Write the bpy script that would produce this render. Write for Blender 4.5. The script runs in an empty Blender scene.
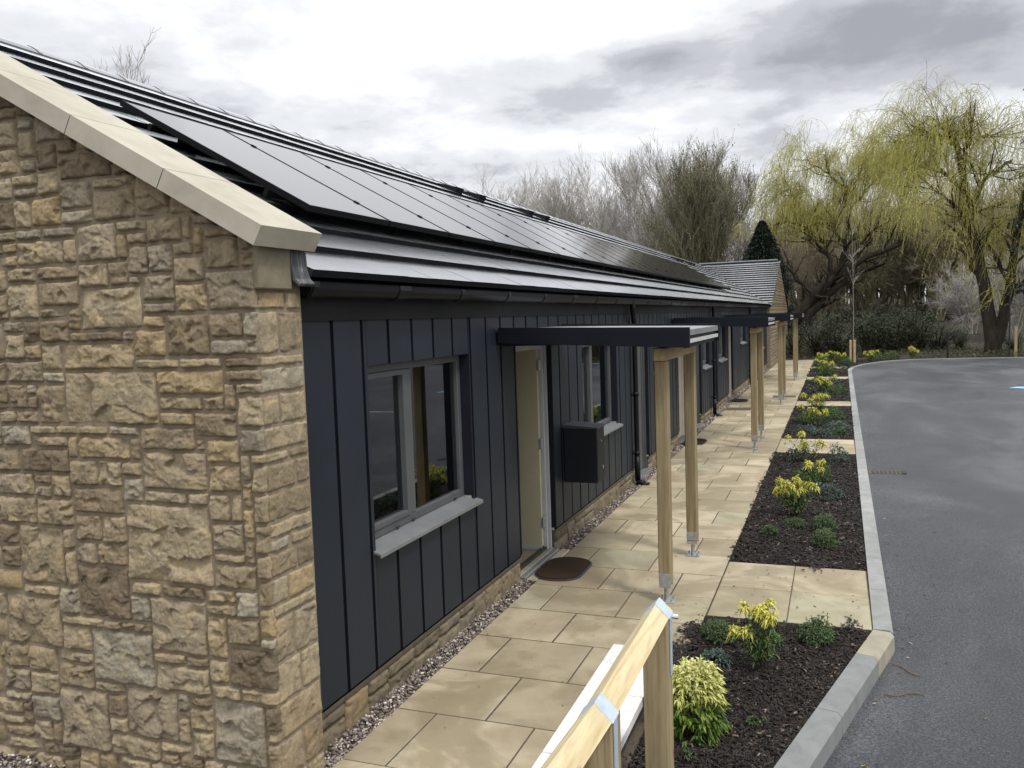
import bpy, math, random
import numpy as np
from mathutils import Matrix, Vector
random.seed(7)
rng = np.random.default_rng(7)
S = bpy.context.scene
COL = S.collection
rad = math.radians

# ------------------------------------------------------------------ camera numbers
F = 850.0
CAMZ = 2.27
Yc = np.array([836 - 512, 384 - 309, -F]); Yc /= np.linalg.norm(Yc)
Uc = np.cross(np.array([1, .034, 0]), Yc); Uc /= np.linalg.norm(Uc)
if Uc[1] < 0: Uc = -Uc
Xc = np.cross(Yc, Uc)
RM = np.stack([Xc, Yc, Uc])
CP = np.array([0, 0, CAMZ])
def at(px, py, y):
    """world point at distance y along the street, measured from the photograph"""
    d = RM @ np.array([px - 512, 384 - py, -F])
    return CP + (y / d[1]) * d

# ------------------------------------------------------------------ noise
def _h(ix, iy, iz, s):
    n = (ix.astype(np.int64) * 374761393 + iy.astype(np.int64) * 668265263 + iz.astype(np.int64) * 2147483647 + s * 974634777) & 0xffffffff
    n = ((n ^ (n >> 13)) * 1274126177) & 0xffffffff
    n = (n ^ (n >> 16)) & 0xffffffff
    return n / 4294967295.0
def vn(x, y, z=0.0, s=0):
    x = np.asarray(x, float); y = np.asarray(y, float); z = np.zeros_like(x) + z
    ix, iy, iz = np.floor(x), np.floor(y), np.floor(z)
    fx, fy, fz = x - ix, y - iy, z - iz
    fx, fy, fz = [t * t * (3 - 2 * t) for t in (fx, fy, fz)]
    r = 0
    for a in (0, 1):
        for b in (0, 1):
            for c in (0, 1):
                r = r + _h(ix + a, iy + b, iz + c, s) * (fx if a else 1 - fx) * (fy if b else 1 - fy) * (fz if c else 1 - fz)
    return r * 2 - 1
def fbm(x, y, z=0.0, o=4, s=0):
    r, a = 0, 1.0
    for k in range(o):
        r = r + a * vn(x * 2 ** k, y * 2 ** k, z * 2 ** k, s + k); a *= .5
    return r

# ------------------------------------------------------------------ object helpers
OFF = {}
def empty(name, loc, label, cat, group=None):
    o = bpy.data.objects.new(name, None); COL.objects.link(o)
    o.empty_display_size = .1
    o.location = loc; o['label'] = label; o['category'] = cat
    if group: o['group'] = group
    OFF[o.name] = np.array(loc, float)
    return o
def tag(o, label=None, cat=None, group=None, kind=None):
    if label: o['label'] = label
    if cat: o['category'] = cat
    if group: o['group'] = group
    if kind: o['kind'] = kind
    return o
class MB:
    def __init__(s): s.v = []; s.f = []; s.t = []; s.n = 0
    def add(s, v, f, t=None):
        v = np.asarray(v, float).reshape(-1, 3)
        if isinstance(f, np.ndarray):
            if f.size == 0: return s
            s.f.append(f + s.n)
            k = len(f)
        else:
            k = 0
            by = {}
            for q in f: by.setdefault(len(q), []).append(q)
            order = []
            for L, qs in by.items():
                s.f.append(np.array(qs, dtype=np.int64) + s.n); k += len(qs)
        s.t.append(np.broadcast_to(np.asarray(0.5 if t is None else t, float), (k,)).copy())
        s.v.append(v); s.n += len(v)
        return s
    def box(s, a, b, t=None):
        (x0, y0, z0), (x1, y1, z1) = a, b
        if x0 > x1: x0, x1 = x1, x0
        if y0 > y1: y0, y1 = y1, y0
        if z0 > z1: z0, z1 = z1, z0
        v = [(x0, y0, z0), (x1, y0, z0), (x1, y1, z0), (x0, y1, z0), (x0, y0, z1), (x1, y0, z1), (x1, y1, z1), (x0, y1, z1)]
        return s.add(v, np.array([(0, 3, 2, 1), (4, 5, 6, 7), (0, 1, 5, 4), (1, 2, 6, 5), (2, 3, 7, 6), (3, 0, 4, 7)]), t)
    def bbox(s, a, b, c=.004, t=None):
        """box with chamfered long edges (octagon-free: a small inset on all sides)"""
        lo = np.minimum(a, b); hi = np.maximum(a, b)
        c = min(c, *(0.45 * (hi - lo)))
        V = []; idx = {}
        for cx in (0, 1):
            for cy in (0, 1):
                for cz in (0, 1):
                    for ax in range(3):
                        p = [(lo[i] + c, hi[i] - c)[k] for i, k in enumerate((cx, cy, cz))]
                        k = (cx, cy, cz)[ax]
                        p[ax] = hi[ax] if k else lo[ax]
                        idx[(cx, cy, cz, ax)] = len(V); V.append(p)
        Fq = []
        g = lambda q, ax: idx[(*q, ax)]
        # main faces
        for ax in range(3):
            o1, o2 = [i for i in range(3) if i != ax]
            for k in (0, 1):
                loop = []
                for (u, w) in ((0, 0), (1, 0), (1, 1), (0, 1)):
                    q = [0, 0, 0]; q[ax] = k; q[o1] = u; q[o2] = w
                    loop.append(g(q, ax))
                flip = (k == 0) ^ (ax == 1)
                Fq.append(tuple(loop[::-1]) if flip else tuple(loop))
        # edges
        for ax in range(3):
            o1, o2 = [i for i in range(3) if i != ax]
            for u in (0, 1):
                for w in (0, 1):
                    q0 = [0, 0, 0]; q0[o1] = u; q0[o2] = w; q1 = list(q0); q1[ax] = 1
                    L = [g(q0, o1), g(q1, o1), g(q1, o2), g(q0, o2)]
                    P = np.array([V[i] for i in L]); n = np.cross(P[1] - P[0], P[2] - P[0])
                    out = P.mean(0) - (lo + hi) / 2
                    out[ax] = 0
                    Fq.append(tuple(L) if n @ out > 0 else tuple(L[::-1]))
        s.add(V, np.array(Fq), t)
        T = []
        for cx in (0, 1):
            for cy in (0, 1):
                for cz in (0, 1):
                    L = [g((cx, cy, cz), a_) for a_ in range(3)]
                    P = np.array([V[i] for i in L]); n = np.cross(P[1] - P[0], P[2] - P[0])
                    T.append(tuple(L) if n @ (P.mean(0) - (lo + hi) / 2) > 0 else tuple(L[::-1]))
        s.f.append(np.array(T) + s.n - len(V)); s.t.append(np.full(8, 0.5 if t is None else t))
        return s
    def tube(s, P, R, n=8, cap=True, t=None):
        P = np.asarray(P, float)[None]; R = np.broadcast_to(np.asarray(R, float), P.shape[1:2])[None]
        v, f = tubes(P, R, n); s.add(v, f, t)
        if cap:
            k = P.shape[1]
            s.f.append(np.array([tuple(range(n))[::-1]]) + s.n - n * k); s.t.append(np.array([.5]))
            s.f.append(np.array([tuple(range(n))]) + s.n - n); s.t.append(np.array([.5]))
        return s
    def prism(s, poly, a, b, axis='y', t=None):
        """extrude 2-D poly along an axis; poly in the two other axes (x,z) / (x,y) / (y,z)"""
        n = len(poly); V = []
        for q in (a, b):
            for (u, w) in poly:
                V.append({'y': (u, q, w), 'z': (u, w, q), 'x': (q, u, w)}[axis])
        Fq = [tuple(range(n)), tuple(range(2 * n - 1, n - 1, -1))] + [(i, n + i, n + (i + 1) % n, (i + 1) % n) for i in range(n)]
        ar = sum(poly[i][0] * poly[(i + 1) % n][1] - poly[(i + 1) % n][0] * poly[i][1] for i in range(n))
        s_ = 1 if axis == 'y' else -1
        if ar * s_ * (1 if b > a else -1) < 0: Fq = [q[::-1] for q in Fq]
        # faces of two sizes
        return s.add(V, Fq, t)
    def build(s, name, mat, parent=None, smooth=False, autosharp=False):
        me = bpy.data.meshes.new(name)
        V = np.concatenate(s.v) if s.v else np.zeros((0, 3))
        if parent is not None: 
            off = OFF[parent.name]; V = V - off
        me.vertices.add(len(V)); me.vertices.foreach_set('co', V.astype(np.float32).ravel())
        li = np.concatenate([f.ravel() for f in s.f]); sz = np.concatenate([np.full(len(f), f.shape[1]) for f in s.f])
        me.loops.add(len(li)); me.loops.foreach_set('vertex_index', li.astype(np.int32))
        me.polygons.add(len(sz)); me.polygons.foreach_set('loop_start', (np.cumsum(sz) - sz).astype(np.int32))
        me.polygons.foreach_set('use_smooth', np.full(len(sz), bool(smooth)))
        me.update(calc_edges=True)
        a = me.attributes.new('tint', 'FLOAT', 'FACE'); a.data.foreach_set('value', np.concatenate(s.t).astype(np.float32)[:len(sz)])
        me.materials.append(mat)
        o = bpy.data.objects.new(name, me); COL.objects.link(o)
        if parent is not None:
            o.parent = parent; OFF[o.name] = OFF[parent.name]
        else: OFF[o.name] = np.zeros(3)
        return o
def tubes(P, R, n):
    """P [N,k,3], R [N,k] -> verts, quads"""
    N, k, _ = P.shape
    T = np.gradient(P, axis=1); T /= np.linalg.norm(T, axis=2, keepdims=True) + 1e-9
    m = T.mean(1); m /= np.linalg.norm(m, axis=1, keepdims=True) + 1e-9
    ref = np.where(np.abs(m[:, 2:3]) > .8, np.array([[1., 0, 0]]), np.array([[0, 0, 1.]]))
    A = np.cross(T, ref[:, None, :]); A /= np.linalg.norm(A, axis=2, keepdims=True) + 1e-9
    B = np.cross(T, A)
    th = np.arange(n) * 2 * np.pi / n
    V = P[:, :, None, :] + R[:, :, None, None] * (A[:, :, None, :] * np.cos(th)[None, None, :, None] + B[:, :, None, :] * np.sin(th)[None, None, :, None])
    i = np.arange(N)[:, None, None] * (k * n); j = np.arange(k - 1)[None, :, None] * n; t = np.arange(n)[None, None, :]; t2 = (t + 1) % n
    q = np.stack([i + j + t, i + j + t2, i + j + n + t2, i + j + n + t], -1).reshape(-1, 4)
    return V.reshape(-1, 3), q
def copy_tree(o, parent=None):
    c = o.copy(); COL.objects.link(c); c.parent = parent
    for ch in list(o.children): copy_tree(ch, c)
    return c

# ------------------------------------------------------------------ materials
class NT:
    def __init__(s, name):
        s.m = bpy.data.materials.new(name); s.m.use_nodes = True
        s.nt = s.m.node_tree; s.nt.nodes.clear()
        s.out = s.N('ShaderNodeOutputMaterial'); s.b = s.N('ShaderNodeBsdfPrincipled')
        s.L(s.b.outputs[0], s.out.inputs[0])
    def N(s, t, **k):
        n = s.nt.nodes.new(t)
        for a, b in k.items(): setattr(n, a, b)
        return n
    def L(s, a, b): s.nt.links.new(a, b)
    def coord(s, scale=(1, 1, 1), rot=(0, 0, 0)):
        c = s.N('ShaderNodeTexCoord'); m = s.N('ShaderNodeMapping')
        m.inputs['Scale'].default_value = scale; m.inputs['Rotation'].default_value = rot
        s.L(c.outputs['Object'], m.inputs[0]); return m.outputs[0]
    def noise(s, vec, scale, detail=4, rough=.55, dist=0):
        n = s.N('ShaderNodeTexNoise'); n.inputs['Scale'].default_value = scale; n.inputs['Detail'].default_value = detail
        n.inputs['Roughness'].default_value = rough; n.inputs['Distortion'].default_value = dist
        s.L(vec, n.inputs['Vector']); return n.outputs['Fac']
    def attr(s, name='tint'):
        a = s.N('ShaderNodeAttribute'); a.attribute_name = name; return a.outputs['Fac']
    def ramp(s, fac, pts, interp='LINEAR'):
        r = s.N('ShaderNodeValToRGB'); e = r.color_ramp; e.interpolation = interp
        while len(e.elements) < len(pts): e.elements.new(.5)
        for el, (p, c) in zip(e.elements, pts):
            el.position = p; el.color = (*c, 1) if len(c) == 3 else c
        s.L(fac, r.inputs[0]); return r.outputs[0]
    def mixc(s, fac, a, b, mode='MIX'):
        m = s.N('ShaderNodeMix', data_type='RGBA', blend_type=mode)
        for i, q in ((0, fac), (6, a), (7, b)):
            if isinstance(q, (int, float)): m.inputs[i].default_value = q
            elif isinstance(q, tuple): m.inputs[i].default_value = (*q, 1)
            else: s.L(q, m.inputs[i])
        return m.outputs[2]
    def math(s, op, a, b=0.0, clamp=False):
        m = s.N('ShaderNodeMath', operation=op, use_clamp=clamp)
        for i, q in enumerate((a, b)):
            if isinstance(q, (int, float)): m.inputs[i].default_value = q
            else: s.L(q, m.inputs[i])
        return m.outputs[0]
    def bump(s, h, strength=.3, dist=.01):
        b = s.N('ShaderNodeBump'); b.inputs['Strength'].default_value = strength; b.inputs['Distance'].default_value = dist
        s.L(h, b.inputs['Height']); s.L(b.outputs[0], s.b.inputs['Normal'])
    def set(s, col=None, rough=None, **k):
        if col is not None:
            if isinstance(col, tuple): s.b.inputs['Base Color'].default_value = (*col, 1)
            else: s.L(col, s.b.inputs['Base Color'])
        if rough is not None:
            if isinstance(rough, (int, float)): s.b.inputs['Roughness'].default_value = rough
            else: s.L(rough, s.b.inputs['Roughness'])
        for a, v in k.items(): s.b.inputs[a.replace('_', ' ')].default_value = v
        return s.m
def hexl(r, g, b):
    f = lambda c: (c / 255 / 12.92) if c / 255 <= .04045 else ((c / 255 + .055) / 1.055) ** 2.4
    return (f(r), f(g), f(b))
M = {}
# rock-faced stone
n = NT('rubble_stone'); v = n.coord()
base = n.ramp(n.attr(), [(0, (.17, .135, .095)), (.12, (.235, .19, .125)), (.3, (.30, .245, .165)), (.45, (.34, .28, .185)), (.6, (.37, .31, .21)), (.72, (.295, .25, .18)), (.84, (.385, .295, .17)), (.93, (.36, .325, .25)), (1, (.25, .215, .165))])
w = n.noise(v, 9, 6, .65, .6); c1 = n.ramp(w, [(.3, (.62, .60, .58)), (.5, (1, 1, 1)), (.72, (1.28, 1.2, 1.05))])
col = n.mixc(1.0, base, c1, 'MULTIPLY')
w2 = n.noise(v, 60, 5, .7); c2 = n.ramp(w2, [(.28, (.6, .58, .56)), (.5, (1, 1, 1)), (.75, (1.2, 1.18, 1.12))])
col = n.mixc(.8, col, c2, 'MULTIPLY')
w3 = n.noise(v, 4, 5, .6, 1.0); col = n.mixc(n.ramp(w3, [(.55, (0, 0, 0)), (.72, (.65, .65, .65))]), col, (.17, .125, .075))
w4 = n.noise(v, 17, 6, .7, .4); col = n.mixc(n.ramp(w4, [(.64, (0, 0, 0)), (.74, (.45, .45, .45))]), col, (.47, .44, .36))
n.bump(n.math('ADD', n.noise(v, 38, 8, .75, .5), n.noise(v, 170, 4, .7)), .8, .009); M['stone'] = n.set(col, .92, Specular_IOR_Level=.2)
n = NT('dark_plinth_stone'); v = n.coord()  # darker, browner variant of the wall stone, for plinth and far wing
col = n.ramp(n.attr(), [(0, (.11, .092, .066)), (.4, (.19, .155, .10)), (.7, (.155, .135, .10)), (1, (.22, .165, .095))])
col = n.mixc(1.0, col, n.ramp(n.noise(v, 12, 6, .65, .5), [(.3, (.6, .6, .6)), (.5, (1, 1, 1)), (.75, (1.35, 1.3, 1.2))]), 'MULTIPLY')
n.bump(n.noise(v, 60, 7, .7), .6, .006); M['plinthstone'] = n.set(col, .85, Specular_IOR_Level=.2)
n = NT('lime_mortar'); v = n.coord(); w = n.noise(v, 14, 5, .6)
col = n.ramp(w, [(.3, (.17, .135, .09)), (.7, (.26, .21, .145))]); n.bump(n.noise(v, 120, 5, .8), .5, .004); M['mortar'] = n.set(col, .95)
n = NT('sawn_sandstone'); v = n.coord(); w = n.noise(v, 3.5, 6, .6, .3)
col = n.ramp(w, [(.3, (.31, .285, .22)), (.55, (.385, .36, .29)), (.75, (.43, .405, .34))])
n.bump(n.noise(v, 150, 4, .7), .15, .003); M['coping'] = n.set(col, .8)
n = NT('kneeler_sandstone'); v = n.coord(); w = n.noise(v, 9, 6, .65)
col = n.ramp(w, [(.3, (.14, .12, .08)), (.7, (.24, .205, .14))]); n.bump(n.noise(v, 90, 4, .7), .2, .003); M['kneeler'] = n.set(col, .85)
# cladding
n = NT('painted_fibre_cement'); v = n.coord((1, 1, .16)); w = n.noise(v, 45, 6, .7)
c0 = n.ramp(n.attr(), [(0, (.0095, .0145, .0225)), (1, (.0135, .019, .028))])
w5 = n.noise(n.coord(), 1.7, 5, .6)
col = n.mixc(.6, c0, n.ramp(w5, [(.35, (.8, .8, .8)), (.65, (1.25, 1.22, 1.18))]), 'MULTIPLY')
n.bump(w, .25, .003); M['cladding'] = n.set(col, n.ramp(w5, [(.3, (.42, .42, .42)), (.7, (.55, .55, .55))]), Specular_IOR_Level=.28)
n = NT('dark_trim_paint'); v = n.coord(); w = n.noise(v, 5, 4)
M['trim'] = n.set(n.ramp(w, [(.3, (.007, .009, .015)), (.7, (.011, .014, .021))]), .55, Specular_IOR_Level=.2)
n = NT('weathered_frieze_board'); v = n.coord((1, .3, 1)); w = n.noise(v, 6, 5)
M['frieze'] = n.set(n.ramp(w, [(.3, (.010, .011, .013)), (.7, (.020, .020, .020))]), .7, Specular_IOR_Level=.15)
n = NT('black_plastic'); v = n.coord(); w = n.noise(v, 8, 4)
M['gutter'] = n.set(n.ramp(w, [(.3, (.004, .004, .005)), (.7, (.008, .008, .009))]), .42, Specular_IOR_Level=.18)
n = NT('concrete_roof_tile'); v = n.coord(); w = n.noise(v, 3, 6, .6)
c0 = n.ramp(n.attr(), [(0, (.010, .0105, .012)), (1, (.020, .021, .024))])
col = n.mixc(.7, c0, n.ramp(w, [(.3, (.8, .8, .8)), (.7, (1.25, 1.25, 1.25))]), 'MULTIPLY')
n.bump(n.noise(v, 220, 3, .7), .12, .002); _tile = n; M['tile'] = n.set(col, n.ramp(w, [(.3, (.20, .20, .20)), (.7, (.30, .30, .30))]), Specular_IOR_Level=.6, IOR=2.1)
n = NT('solar_glass'); v = n.coord(); w = n.noise(v, 60, 4, .8)
br = n.N('ShaderNodeTexBrick'); br.offset = 0; br.inputs['Scale'].default_value = 6.2
br.inputs['Mortar Size'].default_value = .012; br.inputs['Brick Width'].default_value = 1; br.inputs['Row Height'].default_value = 1
br.inputs['Color1'].default_value = (.006, .007, .012, 1); br.inputs['Color2'].default_value = (.008, .009, .015, 1); br.inputs['Mortar'].default_value = (.016, .017, .02, 1)
mp = n.N('ShaderNodeMapping'); mp.inputs['Rotation'].default_value = (0, rad(-29.4), 0); tc = n.N('ShaderNodeTexCoord'); n.L(tc.outputs['Object'], mp.inputs[0]); n.L(mp.outputs[0], br.inputs['Vector'])
dust = n.ramp(w, [(.68, (0, 0, 0)), (.78, (.05, .05, .05))])
_pv = n; M['pv'] = n.set(n.mixc(1.0, br.outputs['Color'], dust, 'ADD'), n.ramp(n.noise(v, 2, 3), [(.3, (.08, .08, .08)), (.7, (.11, .11, .11))]), Specular_IOR_Level=.5, IOR=2.2)
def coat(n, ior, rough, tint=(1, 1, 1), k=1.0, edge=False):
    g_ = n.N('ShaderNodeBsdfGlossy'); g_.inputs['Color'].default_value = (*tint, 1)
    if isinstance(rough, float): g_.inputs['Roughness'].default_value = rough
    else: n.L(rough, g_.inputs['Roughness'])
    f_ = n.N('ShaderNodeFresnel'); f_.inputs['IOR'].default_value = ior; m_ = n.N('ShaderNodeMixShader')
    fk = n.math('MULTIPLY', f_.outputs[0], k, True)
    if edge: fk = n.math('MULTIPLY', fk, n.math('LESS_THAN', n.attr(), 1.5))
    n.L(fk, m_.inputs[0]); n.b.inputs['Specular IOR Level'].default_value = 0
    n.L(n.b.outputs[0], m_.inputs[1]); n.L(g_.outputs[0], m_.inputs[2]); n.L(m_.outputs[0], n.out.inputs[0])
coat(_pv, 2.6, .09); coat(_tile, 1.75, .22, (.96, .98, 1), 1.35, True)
n = NT('black_anodised'); M['pvframe'] = n.set((.006, .006, .007), .5, Specular_IOR_Level=.12)
n = NT('galvanised_steel'); v = n.coord(); w = n.noise(v, 30, 5, .6)
n.bump(w, .1, .002); M['galv'] = n.set(n.ramp(w, [(.3, (.30, .31, .32)), (.7, (.48, .50, .52))]), .42, Metallic=.7)
n = NT('bright_zinc'); v = n.coord(); w = n.noise(v, 20, 5, .6)
M['zinc'] = n.set(n.ramp(w, [(.3, (.42, .50, .58)), (.7, (.55, .63, .71))]), .5, Metallic=.35)
n = NT('lead_flashing'); v = n.coord((1, 1, .3)); w = n.noise(v, 20, 5, .6)
M['lead'] = n.set(n.ramp(w, [(.4, (.03, .032, .036)), (.62, (.10, .105, .11)), (.75, (.32, .32, .32))]), .5)
def wood(name, c0, c1, c2, sc, rot=(0, 0, 0)):
    n = NT(name); v = n.coord(sc, rot)
    a = n.noise(v, 7, 5, .6, .8); g = n.noise(v, 42, 6, .7, .3)
    wv = n.N('ShaderNodeTexWave'); wv.wave_type = 'BANDS'; wv.bands_direction = 'X'; wv.inputs['Scale'].default_value = 7; wv.inputs['Distortion'].default_value = 14; wv.inputs['Detail'].default_value = 3; wv.inputs['Detail Scale'].default_value = .8
    n.L(v, wv.inputs['Vector'])
    col = n.ramp(a, [(.25, c0), (.5, c1), (.75, c2)])
    col = n.mixc(.55, col, n.ramp(g, [(.3, (.62, .56, .48)), (.55, (1, 1, 1)), (.8, (1.12, 1.1, 1.05))]), 'MULTIPLY')
    col = n.mixc(.35, col, n.ramp(wv.outputs['Fac'], [(0, (.66, .58, .46)), (.35, (1, 1, 1)), (1, (1, 1, 1))]), 'MULTIPLY')
    kv = n.N('ShaderNodeTexVoronoi'); kv.inputs['Scale'].default_value = 4.2; n.L(n.coord((1.0, 1.0, .55) if sc[2] < .5 else (1.0, .55, 1.0)), kv.inputs['Vector'])
    col = n.mixc(n.ramp(kv.outputs['Distance'], [(.05, (.75, .75, .75)), (.085, (0, 0, 0))]), col, (.16, .085, .035))
    n.bump(g, .25, .003); M[name] = n.set(col, .72, Specular_IOR_Level=.25)
wood('treated_pine_post', (.19, .15, .085), (.28, .225, .13), (.36, .30, .185), (1, 1, .09))
wood('treated_pine_rail', (.50, .41, .235), (.58, .495, .31), (.63, .55, .37), (1, .08, 1))
wood('treated_pine_beam', (.30, .22, .12), (.38, .29, .16), (.44, .34, .2), (1, .09, 1))
# paving
n = NT('riven_sandstone_slab'); v = n.coord()
base = n.ramp(n.attr(), [(0, (.265, .225, .15)), (.25, (.34, .29, .20)), (.5, (.43, .37, .265)), (.75, (.32, .275, .185)), (.9, (.325, .30, .21)), (1, (.43, .36, .24))])
w = n.noise(v, 2.2, 6, .6, .5); col = n.mixc(.8, base, n.ramp(w, [(.3, (.68, .65, .60)), (.5, (1, 1, 1)), (.68, (1.2, 1.19, 1.17))]), 'MULTIPLY')
w6 = n.noise(v, .9, 5, .65, 1.2); col = n.mixc(n.ramp(w6, [(.47, (0, 0, 0)), (.56, (.62, .62, .62))]), col, (.215, .175, .105))
w2 = n.noise(v, 90, 4, .7); col = n.mixc(.5, col, n.ramp(w2, [(.3, (.84, .83, .8)), (.6, (1.05, 1.05, 1.05))]), 'MULTIPLY')
sp = n.noise(v, 37, 3, .6); col = n.mixc(n.ramp(sp, [(.73, (0, 0, 0)), (.78, (.7, .7, .7))]), col, (.10, .075, .045))
n.bump(n.noise(v, 55, 5, .6), .2, .004); M['slab'] = n.set(col, n.ramp(w6, [(.45, (.8, .8, .8)), (.6, (.5, .5, .5))]), Specular_IOR_Level=.3)
n = NT('bedding_sand'); v = n.coord(); w = n.noise(v, 30, 5); M['joint'] = n.set(n.ramp(w, [(.3, (.055, .045, .03)), (.7, (.10, .082, .055))]), .95)
n = NT('worn_asphalt'); v = n.coord()
w = n.noise(v, 62, 6, .9); w2 = n.noise(n.coord((1, .45, 1)), .55, 6, .6, .6); w3 = n.noise(v, 2.6, 5, .6)
col = n.ramp(w2, [(.3, (.026, .029, .035)), (.5, (.047, .051, .059)), (.64, (.088, .093, .102))])
col = n.mixc(.9, col, n.ramp(w, [(.40, (.22, .22, .22)), (.5, (.85, .85, .85)), (.60, (2.4, 2.4, 2.4))]), 'MULTIPLY')
col = n.mixc(.6, col, n.ramp(w3, [(.3, (.8, .8, .8)), (.7, (1.2, 1.2, 1.2))]), 'MULTIPLY')
vo = n.N('ShaderNodeTexVoronoi'); vo.inputs['Scale'].default_value = 150; n.L(v, vo.inputs['Vector'])
n.bump(n.math('ADD', vo.outputs['Distance'], w), .9, .010)
M['asphalt'] = n.set(col, n.ramp(w2, [(.3, (.42, .42, .42)), (.7, (.62, .62, .62))]), Specular_IOR_Level=.6)
n = NT('concrete_kerb'); v = n.coord(); w = n.noise(v, 7, 6, .65, .4)
c0 = n.ramp(n.attr(), [(0, (.135, .145, .148)), (.5, (.24, .245, .24)), (.8, (.32, .32, .31)), (1, (.29, .265, .20))])
col = n.mixc(.8, c0, n.ramp(w, [(.3, (.75, .75, .74)), (.7, (1.15, 1.15, 1.13))]), 'MULTIPLY')
n.bump(n.noise(v, 160, 4, .7), .2, .003); M['kerb'] = n.set(col, .8)
n = NT('white_limestone'); v = n.coord(); w = n.noise(v, 5, 6, .6, .5); w2 = n.noise(v, 140, 4, .75)
col = n.ramp(w2, [(.36, (.36, .36, .38)), (.5, (.62, .61, .61)), (.64, (.74, .72, .71))])
col = n.mixc(n.ramp(w, [(.45, (0, 0, 0)), (.56, (1, 1, 1))]), (.68, .655, .635), col); M['whitestone'] = n.set(col, .7)
n = NT('dark_brick'); v = n.coord(); br = n.N('ShaderNodeTexBrick'); br.inputs['Scale'].default_value = 1
br.inputs['Brick Width'].default_value = .225; br.inputs['Row Height'].default_value = .075; br.inputs['Mortar Size'].default_value = .006
br.inputs['Color1'].default_value = (.028, .023, .020, 1); br.inputs['Color2'].default_value = (.042, .033, .027, 1); br.inputs['Mortar'].default_value = (.09, .085, .075, 1)
mp = n.N('ShaderNodeMapping'); mp.inputs['Rotation'].default_value = (0, rad(90), rad(90)); n.L(v, mp.inputs[0])
sx = n.N('ShaderNodeSeparateXYZ'); cx = n.N('ShaderNodeCombineXYZ'); n.L(v, sx.inputs[0]); n.L(sx.outputs[1], cx.inputs[0]); n.L(sx.outputs[2], cx.inputs[1]); n.L(cx.outputs[0], br.inputs['Vector'])
M['brick'] = n.set(br.outputs['Color'], .9)
n = NT('bark_mulch_soil'); v = n.coord(); w = n.noise(v, 50, 6, .75); col = n.ramp(w, [(.35, (.012, .008, .006)), (.6, (.035, .024, .018)), (.75, (.07, .05, .038))])
n.bump(w, .9, .02); M['soil'] = n.set(col, .95, Specular_IOR_Level=.15)
n = NT('bark_chip'); v = n.coord(); w = n.noise(v, 70, 4, .7)
c0 = n.ramp(n.attr(), [(0, (.008, .007, .0065)), (.55, (.020, .015, .013)), (.85, (.030, .023, .019)), (.96, (.050, .039, .031)), (1, (.17, .14, .11))])
M['chip'] = n.set(n.mixc(.6, c0, n.ramp(w, [(.3, (.6, .6, .6)), (.7, (1.4, 1.4, 1.4))]), 'MULTIPLY'), .7, Specular_IOR_Level=.3)
n = NT('plum_gravel'); c0 = n.ramp(n.attr(), [(0, (.05, .04, .036)), (.25, (.12, .09, .078)), (.5, (.20, .155, .13)), (.75, (.23, .205, .19)), (.9, (.42, .36, .30)), (1, (.62, .58, .52))])
M['pebble'] = n.set(c0, .7, Specular_IOR_Level=.3)
n = NT('gravel_bed'); v = n.coord(); w = n.noise(v, 80, 5, .8); M['gravelbed'] = n.set(n.ramp(w, [(.3, (.03, .025, .022)), (.7, (.12, .10, .085))]), .95)
def plain(name, col, rough=.5, var=.12, sc=6, **k):
    n = NT(name); v = n.coord(); w = n.noise(v, sc, 5, .6)
    a = tuple(c * (1 - var) for c in col); b = tuple(c * (1 + var) for c in col)
    m = n.set(n.ramp(w, [(.3, a), (.7, b)]), rough, **k); return m
M['greyframe'] = plain('grey_aluminium_frame', (.072, .075, .078), .5)
M['sill'] = plain('grey_aluminium_sill', (.15, .158, .162), .42)
M['whiteframe'] = plain('white_frame', (.42, .43, .45), .45, .05)
M['pinkframe'] = plain('off_white_frame', (.60, .545, .53), .45, .05)
M['cream'] = plain('cream_door', (.46, .42, .29), .6, .04)
M['interior'] = plain('interior_plaster', (.45, .40, .30), .8, .05)
M['floorin'] = plain('interior_floor', (.16, .13, .10), .6)
M['threshold'] = plain('stone_threshold', (.28, .24, .18), .7, .15, 20)
M['rubberstrip'] = plain('dark_rubber', (.03, .028, .028), .7)
M['canopytop'] = plain('canopy_metal_top', (.30, .31, .33), .34, .12, 3, Metallic=.35)
M['navy'] = plain('canopy_navy_fascia', (.0045, .006, .011), .5, .2, 4, Specular_IOR_Level=.2)
M['box'] = plain('parcel_box_metal', (.012, .0145, .018), .5, .12, 5, Specular_IOR_Level=.25)
M['boxlid'] = plain('parcel_box_lid', (.055, .060, .068), .35, .12, 5)
M['chrome'] = plain('chrome', (.6, .6, .6), .25, .05, 5, Metallic=.9)
M['silver'] = plain('mill_finish_strip', (.55, .55, .53), .45, .25, 16, Metallic=.2)
M['mortarcap'] = plain('mortar_fillet', (.085, .07, .047), .9, .2, 25)
n = NT('coir_mat'); v = n.coord(); w = n.noise(v, 160, 4, .8); n.bump(w, .9, .01); M['coir'] = n.set(n.ramp(w, [(.3, (.022, .014, .010)), (.7, (.062, .040, .026))]), .95, Specular_IOR_Level=.1)
M['matedge'] = plain('mat_rubber_edge', (.04, .045, .055), .6)
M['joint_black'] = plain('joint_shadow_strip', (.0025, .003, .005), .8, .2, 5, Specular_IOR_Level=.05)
M['bluepaint'] = plain('pale_blue_road_paint', (.22, .42, .62), .7, .2, 8)
M['whitepaint'] = plain('white_road_paint', (.7, .7, .7), .7, .12, 8)
M['stake'] = plain('pine_stake', (.42, .32, .18), .8, .2, 9)
M['blackmetal'] = plain('black_painted_steel', (.012, .012, .012), .5)
n = NT('window_glass'); n.nt.nodes.remove(n.b)
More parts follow.
